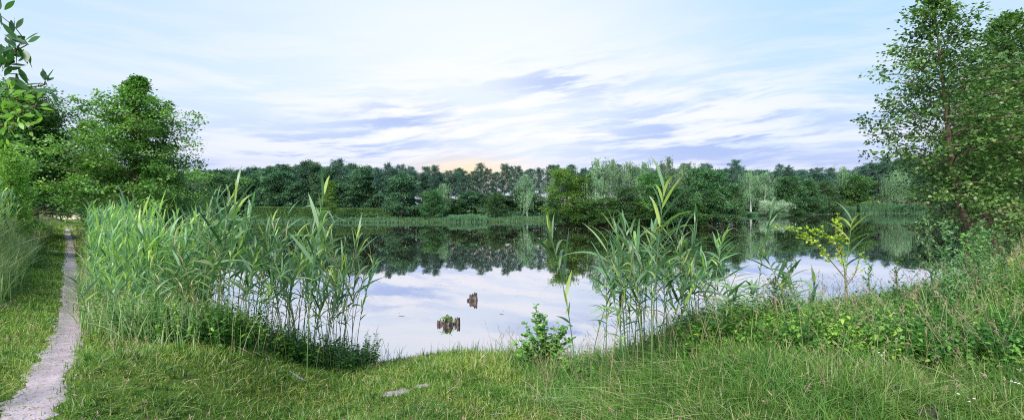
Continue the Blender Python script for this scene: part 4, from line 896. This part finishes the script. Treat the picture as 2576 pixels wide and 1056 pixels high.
# mugworts and thistles: tall branching weeds
def weed(px, yd, top, spread, nb, label, mat='weed', leaf=.035, name='mugwort', flowers=None, seed=0, lean=0.0):
    rg = np.random.default_rng(950 + seed); x = xs(px, yd); bz = float(gz(x, yd)); h = zs(px, top, yd) - bz; root = empty(name, (x, yd, bz)); tag(root, label, 'weed', 'tall weeds on the right bank')
    wood = G(); lv = G(); fl = G(); s = np.linspace(0, 1, 8)[:, None]; st_ = np.array([0, 0, h]) * s + np.array([lean, 0, 0]) * s ** 2; tube(wood, st_, np.linspace(.007, .003, 8), 5)
    for i in range(nb):
        f = .25 + .75 * i / nb; c = np.array([np.interp(f, s[:, 0], st_[:, k]) for k in range(3)]); a = rg.uniform(0, 6.28); L = spread * (1.15 - f) * rg.uniform(.6, 1.2) + .04
        tip = c + np.array([math.cos(a) * L, math.sin(a) * L, L * 1.1]); bp = curve(c, (c + tip) / 2 + [0, 0, -.03], tip, 5); tube(wood, bp, np.linspace(.003, .0015, 5), 4)
        n = 16; q = rg.random(n); P = np.stack([np.interp(q, np.linspace(0, 1, 5), bp[:, k]) for k in range(3)], 1); D = unit(rv(rg, n) + [0, 0, .5]); ribbons(lv, P, D, rv(rg, n), leaf * rg.uniform(.6, 1.3, n), leaf * .38, [.3, 1, .7, .1], None, np.clip(rg.normal(.45, .22, n), 0, 1))
        if flowers and rg.random() < .35: n = 3; ribbons(fl, tip + rg.normal(size=(n, 3)) * .008, unit(rv(rg, n) + [0, 0, 1]), rv(rg, n), .02, .009, [.6, 1, .8], None, rg.random(n))
    wood.build('stem', M['reedstem'], root, True); lv.build('leaves', M[mat], root)
    if flowers: fl.build('flower_heads', M[flowers], root)
weed(1712, 6.6, 690, .16, 22, 'dark mugwort just right of the tall reed clump', 'under', seed=1)
weed(1968, 6.8, 655, .2, 30, 'dark branching mugwort left of the yellow sapling', 'under', seed=2)
weed(1945, 6.4, 700, .16, 22, 'smaller mugwort beside the dark branching one', 'under', seed=3)
weed(2185, 7.2, 660, .12, 18, 'thin dark weed right of the yellow sapling', 'under', seed=4)
weed(2345, 6.6, 545, .22, 34, 'tall pale thistle with pinkish heads before the dark water', 'weed', .045, 'thistle', 'pink', 5, -.12)
weed(2372, 6.4, 560, .22, 32, 'second tall thistle right beside the pinkish one', 'weed', .045, 'thistle', 'pink', 6, .05)
weed(2420, 6.8, 640, .2, 28, 'low thistle in front of the alder trunk', 'weed', .045, 'thistle', None, 7)
weed(2462, 7.0, 560, .22, 34, 'thistle right of the leaning alder trunk', 'weed', .045, 'thistle', None, 8)
weed(2490, 6.6, 575, .24, 34, 'bushy thistle between alder trunk and right edge', 'weed', .045, 'thistle', None, 9)
weed(2530, 7.2, 590, .2, 30, 'thistle near the right picture edge', 'weed', .045, 'thistle', None, 10)
weed(2395, 6.2, 690, .22, 26, 'short leafy thistle below the tall pair', 'weed', .05, 'thistle', None, 11)
weed(2255, 7.4, 655, .12, 16, 'thin weed on the bank crest left of the thistles', 'under', seed=12)
# alder sprout at the trunk foot
yd = 8.2; x = xs(2440, yd); bz = float(gz(x, yd)); b = empty('alder_sprout', (x, yd, bz)); tag(b, 'bright leafy alder sprout before the foot of the leaning trunk', 'sapling'); wood = G(); lv = G()
for k_ in range(6): sap([(2440 + k_ * 3, 700), (2430 + 8 * k_, 640), (2415 + 14 * k_, 580 + 14 * rg.random())], 14, .06)
local(wood.build('stem', M['twig'], b, True), b); local(lv.build('leaves', M['bushleaf'], b, True), b)
# white flowers
g = G(); rg = np.random.default_rng(970)
def flower(px, py, z, r_, label, n=5):
    x, y = ground_at(px, py, z); zz = z; root = empty('white_flower', (x, y, float(gz(x, y)))); tag(root, label, 'flower', 'white flowers on the right bank'); h = max(.05, zz - float(gz(x, y)))
    s_ = G(); tube(s_, [(0, 0, 0), (.01, 0, h * .5), (0, 0, h)], [.003, .002, .002], 5); s_.build('stem', M['reedstem'], root, True)
    f = G()
    for c in range(n):
        cc = rg.normal(size=3) * r_ * [.8, .8, .4] * (n > 1); cc[2] += h; a = np.arange(7) * .9; D = np.stack([np.cos(a), np.sin(a), .2 + 0 * a], 1); ribbons(f, np.repeat(cc[None], 7, 0), unit(D), unit(rg.normal(size=3) * .5 + [0, -.8, .7]), .008, .006, [.4, 1, .6], None, .5)
    f.build('petals', M['petal'], root)
def gfind(px, py, dz):
    z = 1.8
    for _ in range(15): x, y = ground_at(px, py, z); z = .5 * z + .5 * (float(gz(x, y)) + dz)
    return z
for px, py, nn, lab in [(2393, 775, 9, 'largest white flower cluster low among the thistles'), (2275, 848, 3, 'white flower in the middle of the right bank grass'), (2212, 886, 3, 'white flower left of the two dark molehills\' bank'), (2420, 730, 4, 'white flower right of the tall thistles'), (2548, 960, 3, 'white clover head at the lower right corner'), (2440, 1000, 3, 'white clover head right of the molehills')]:
    flower(px, py, gfind(px, py, .3), .03, lab, nn)
# molehills
for i, (px, py, s_, lab) in enumerate([(2256, 992, .11, 'dark crumbly molehill in the grass at the lower right'), (2342, 1042, .09, 'second molehill nearer the bottom edge')]):
    z = gfind(px, py, .02); x, y = ground_at(px, py, z); rg = np.random.default_rng(980 + i); nr, na = 9, 26; an = np.arange(na) * 2 * np.pi / na; q = np.linspace(.02, 1, nr)[:, None]
    rad = s_ * q * (1 + .1 * np.sin(3 * an + i)[None]) * 1.2; hh = s_ * .75 * (1 - q ** 2) + .012 * rg.normal(size=(nr, na)) - .01
    V = np.stack([rad * np.cos(an), rad * np.sin(an), hh], -1); ii = np.arange(nr * na).reshape(nr, na); jj = np.roll(ii, -1, 1); g = G(); g.add(V, np.stack([ii[:-1], ii[1:], jj[1:], jj[:-1]], -1), .5)
    for _ in range(26):
        a = rg.uniform(0, 6.28); r_ = s_ * rg.uniform(.2, 1.3); c = np.array([math.cos(a) * r_, math.sin(a) * r_, max(0, s_ * .75 * (1 - (r_ / s_ / 1.2) ** 2))]); boxg(g, c, s_ * rg.uniform(.06, .16, 3))
    o = g.build('molehill', M['soil'], None, True); o.location = (x, y, float(gz(x, y)) + .015); tag(o, lab, 'molehill')

# ---------------------------------------------------------------- stumps in the water
def stump_part(name, r, h, seed, parent=None, jag=.3, cx=0, cy_=0, flare=.25, squash=1.0, topf=None):
    rg = np.random.default_rng(seed); nr, na = 22, 56; an = np.arange(na) * 2 * np.pi / na; g = G(); z = np.linspace(0, 1, nr)[:, None]
    ridge = .10 * np.sin(an * 3 + seed) + .07 * np.sin(an * 7 + 2 * seed) + .02 * rg.normal(size=na)
    tops = h * (1 - jag * (.5 + .45 * np.sin(an * 2 + seed) + .35 * np.sin(an * 5 + seed * 2) + .06 * rg.normal(size=na)))
    if topf is not None: tops = h * topf(an) * (1 + .06 * rg.normal(size=na))
    rad = r * (1 + flare * (1 - z) ** 2 * (1 + .5 * np.sin(an * 3 + seed)[None]) + ridge[None] * (.6 + 1.2 * (1 - z)) + .05 * np.sin(z * 14 + 3 * np.sin(an * 2)[None]) + .03 * rg.normal(size=(nr, na))) * (1.12 - .38 * z)
    ZZ = -.3 + (tops[None] + .3) * z
    V = np.stack([cx + rad * np.cos(an), cy_ + rad * np.sin(an) * squash, ZZ], -1)
    ins = []
    for k, (f, dz) in enumerate([(.86, .0), (.8, -.05), (.6, -.12), (.3, -.14), (.03, -.13)]):
        ins.append(np.stack([cx + rad[-1] * f * np.cos(an), cy_ + rad[-1] * f * np.sin(an) * squash, (tops * (1 if k < 2 else .75) + dz * h * 2 + (0 if k < 2 else .12 * h))], -1))
    V = np.concatenate([V, np.array(ins)]); nr2 = len(V); ii = np.arange(nr2 * na).reshape(nr2, na); jj = np.roll(ii, -1, 1)
    g.add(V, np.stack([ii[:-1], jj[:-1], jj[1:], ii[1:]], -1), .5); return g.build(name, M['stump'], parent, True)
sx1, sy1 = ground_at(1128, 815, 0); s1 = empty('tree_stump', (sx1, sy1, 0)); tag(s1, 'nearer rotting stump in the water with green plants on top', 'stump')
stump_part('main_stump', .19, .25, 1, s1, .3, -.02, 0, .8); stump_part('side_post', .06, .22, 5, s1, .15, .31, -.02, .1); stump_part('side_post', .05, .18, 8, s1, .3, .215, .04, .1); stump_part('root', .09, .14, 9, s1, .5, -.27, .0, .9)
g = G(); rg = np.random.default_rng(990)
for cx_, cz_, n in ((-.15, .19, 26), (.05, .21, 30), (.12, .12, 26), (-.02, .22, 14)):
    P = np.array([cx_, -.12, cz_]) + rg.normal(size=(n, 3)) * [.04, .05, .02]; D = unit(rv(rg, n) + [0, -.2, .8]); ribbons(g, P, D, rv(rg, n), .09 * rg.uniform(.5, 1.4, n), .02, [.4, 1, .6, .05], np.array([0, 0, -.4]), rg.uniform(.4, 1, n))
g.build('plants', M['bushleaf'], s1)
sx2, sy2 = ground_at(1190, 755, 0); s2 = empty('tree_stump', (sx2, sy2, 0)); tag(s2, 'farther bare grey stump in the water with a broken spike', 'stump')
stump_part('main_stump', .14, .26, 21, s2, .4, -.03, 0, .9, 1.0, lambda a: .82 + .06 * np.sin(a * 5)); stump_part('spike', .075, .31, 24, s2, .12, .10, -.04, .9); stump_part('root', .10, .09, 27, s2, .4, -.15, -.05, .6)
# floating twigs
rp2 = random.Random(8)
for px, py, L, lab in [(1010, 795, .10, 'tiny floating twig left of the nearer stump'), (1262, 790, .07, 'tiny floating leaf stem right of the stumps'), (1795, 566 + 150, .1, 'floating twig behind the right reeds')]:
    x, y = ground_at(px, py, 0); g = G(); tube(g, [(-L, 0, .004), (0, .01, .01), (L, .02, .004)], [.004, .007, .003], 5); o = g.build('floating_twig', M['twig'], None, True); o.location = (x, y, 0); tag(o, lab, 'twig')
g = G(); rg = np.random.default_rng(991); n = 900; Yp = rg.uniform(16, 95, n); Xp = rg.uniform(-.55, .9, n) * Yp; k = (polydist(Xp, Yp, LAKE) < -.5); Xp, Yp = Xp[k], Yp[k]; n = len(Xp); a = rg.uniform(0, 3.14, n); D = np.stack([np.cos(a), np.sin(a), 0 * a], 1)
kites(g, np.stack([Xp, Yp, .006 + 0 * Xp], 1), D, np.repeat([[0, 0, 1.]], n, 0), .075 * (Yp / 20) ** .8, .045 * (Yp / 20) ** .8, rg.random(n))
tag(g.build('floating_specks', M['straw']), 'pale specks of pollen and leaves drifting on the water', 'leaf litter', None, 'stuff')
# sticks on the path
for px, py, L, a, lab in [(133, 856, .09, 1.2, 'pale curved stick lying across the sandy path'), (62, 935, .08, .3, 'short dark stick at the left edge of the path'), (152, 880, .05, 2.2, 'small twig beside the pale curved stick'), (172, 742, .08, .5, 'thin twig on the path near the low reed'), (1255, 1045, .16, .1, 'bleached stick in the grass at the bottom'), (2215, 838, .0, 0, '')]:
    if not lab: continue
    z = gfind(px, py, .0); x, y = ground_at(px, py, z); g = G(); tube(g, [(-L * math.cos(a), -L * math.sin(a), .006), (0, .012, .016), (L * math.cos(a), L * math.sin(a), .008)], [.004, .005, .002], 5)
    o = g.build('stick', M['plank'] if 'pale' in lab or 'bleached' in lab else M['twig'], None, True); o.location = (x, y, float(gz(x, y)) + .012); tag(o, lab, 'stick')
g = G(); n = 1500; sidx = rg.uniform(0, 1, n) ** 2 * 14; seg = np.r_[0, np.cumsum(np.hypot(*np.diff(PATH, axis=0).T))]; X_ = np.interp(sidx, seg, PATH[:, 0]) + rg.normal(size=n) * .12; Y_ = np.interp(sidx, seg, PATH[:, 1]) + rg.normal(size=n) * .12
a = rg.uniform(0, 6.28, n); kites(g, np.stack([X_, Y_, gz(X_, Y_) + .022], 1), unit(np.stack([np.cos(a), np.sin(a), .1 * rg.normal(size=n)], 1)), unit(np.array([0, 0, 1.]) + .3 * rg.normal(size=(n, 3))), .022 * rg.uniform(.5, 2, n), .006 * rg.uniform(.6, 2, n), rg.random(n))
tag(g.build('leaf_litter', M['straw']), 'bits of straw and leaf scattered on the path', 'leaf litter', None, 'stuff')

g = G(); n = 350; sidx = rg.uniform(0, 1, n) ** 1.6 * 12; X_ = np.interp(sidx, seg, PATH[:, 0]) + rg.normal(size=n) * .13; Y_ = np.interp(sidx, seg, PATH[:, 1]) + rg.normal(size=n) * .13; Z_ = gz(X_, Y_)
for a_, b_, c_ in zip(X_, Y_, Z_): boxg(g, (a_, b_, c_ + .012), rg.uniform(.006, .02, 3), float(rg.random()))
tag(g.build('gravel', M['plank']), 'small pale pebbles strewn along the path', 'gravel', None, 'stuff')
for o in C.objects:                      # working numbers are not part of the description
    for k in ('H', 'R'):
        if k in o: del o[k]
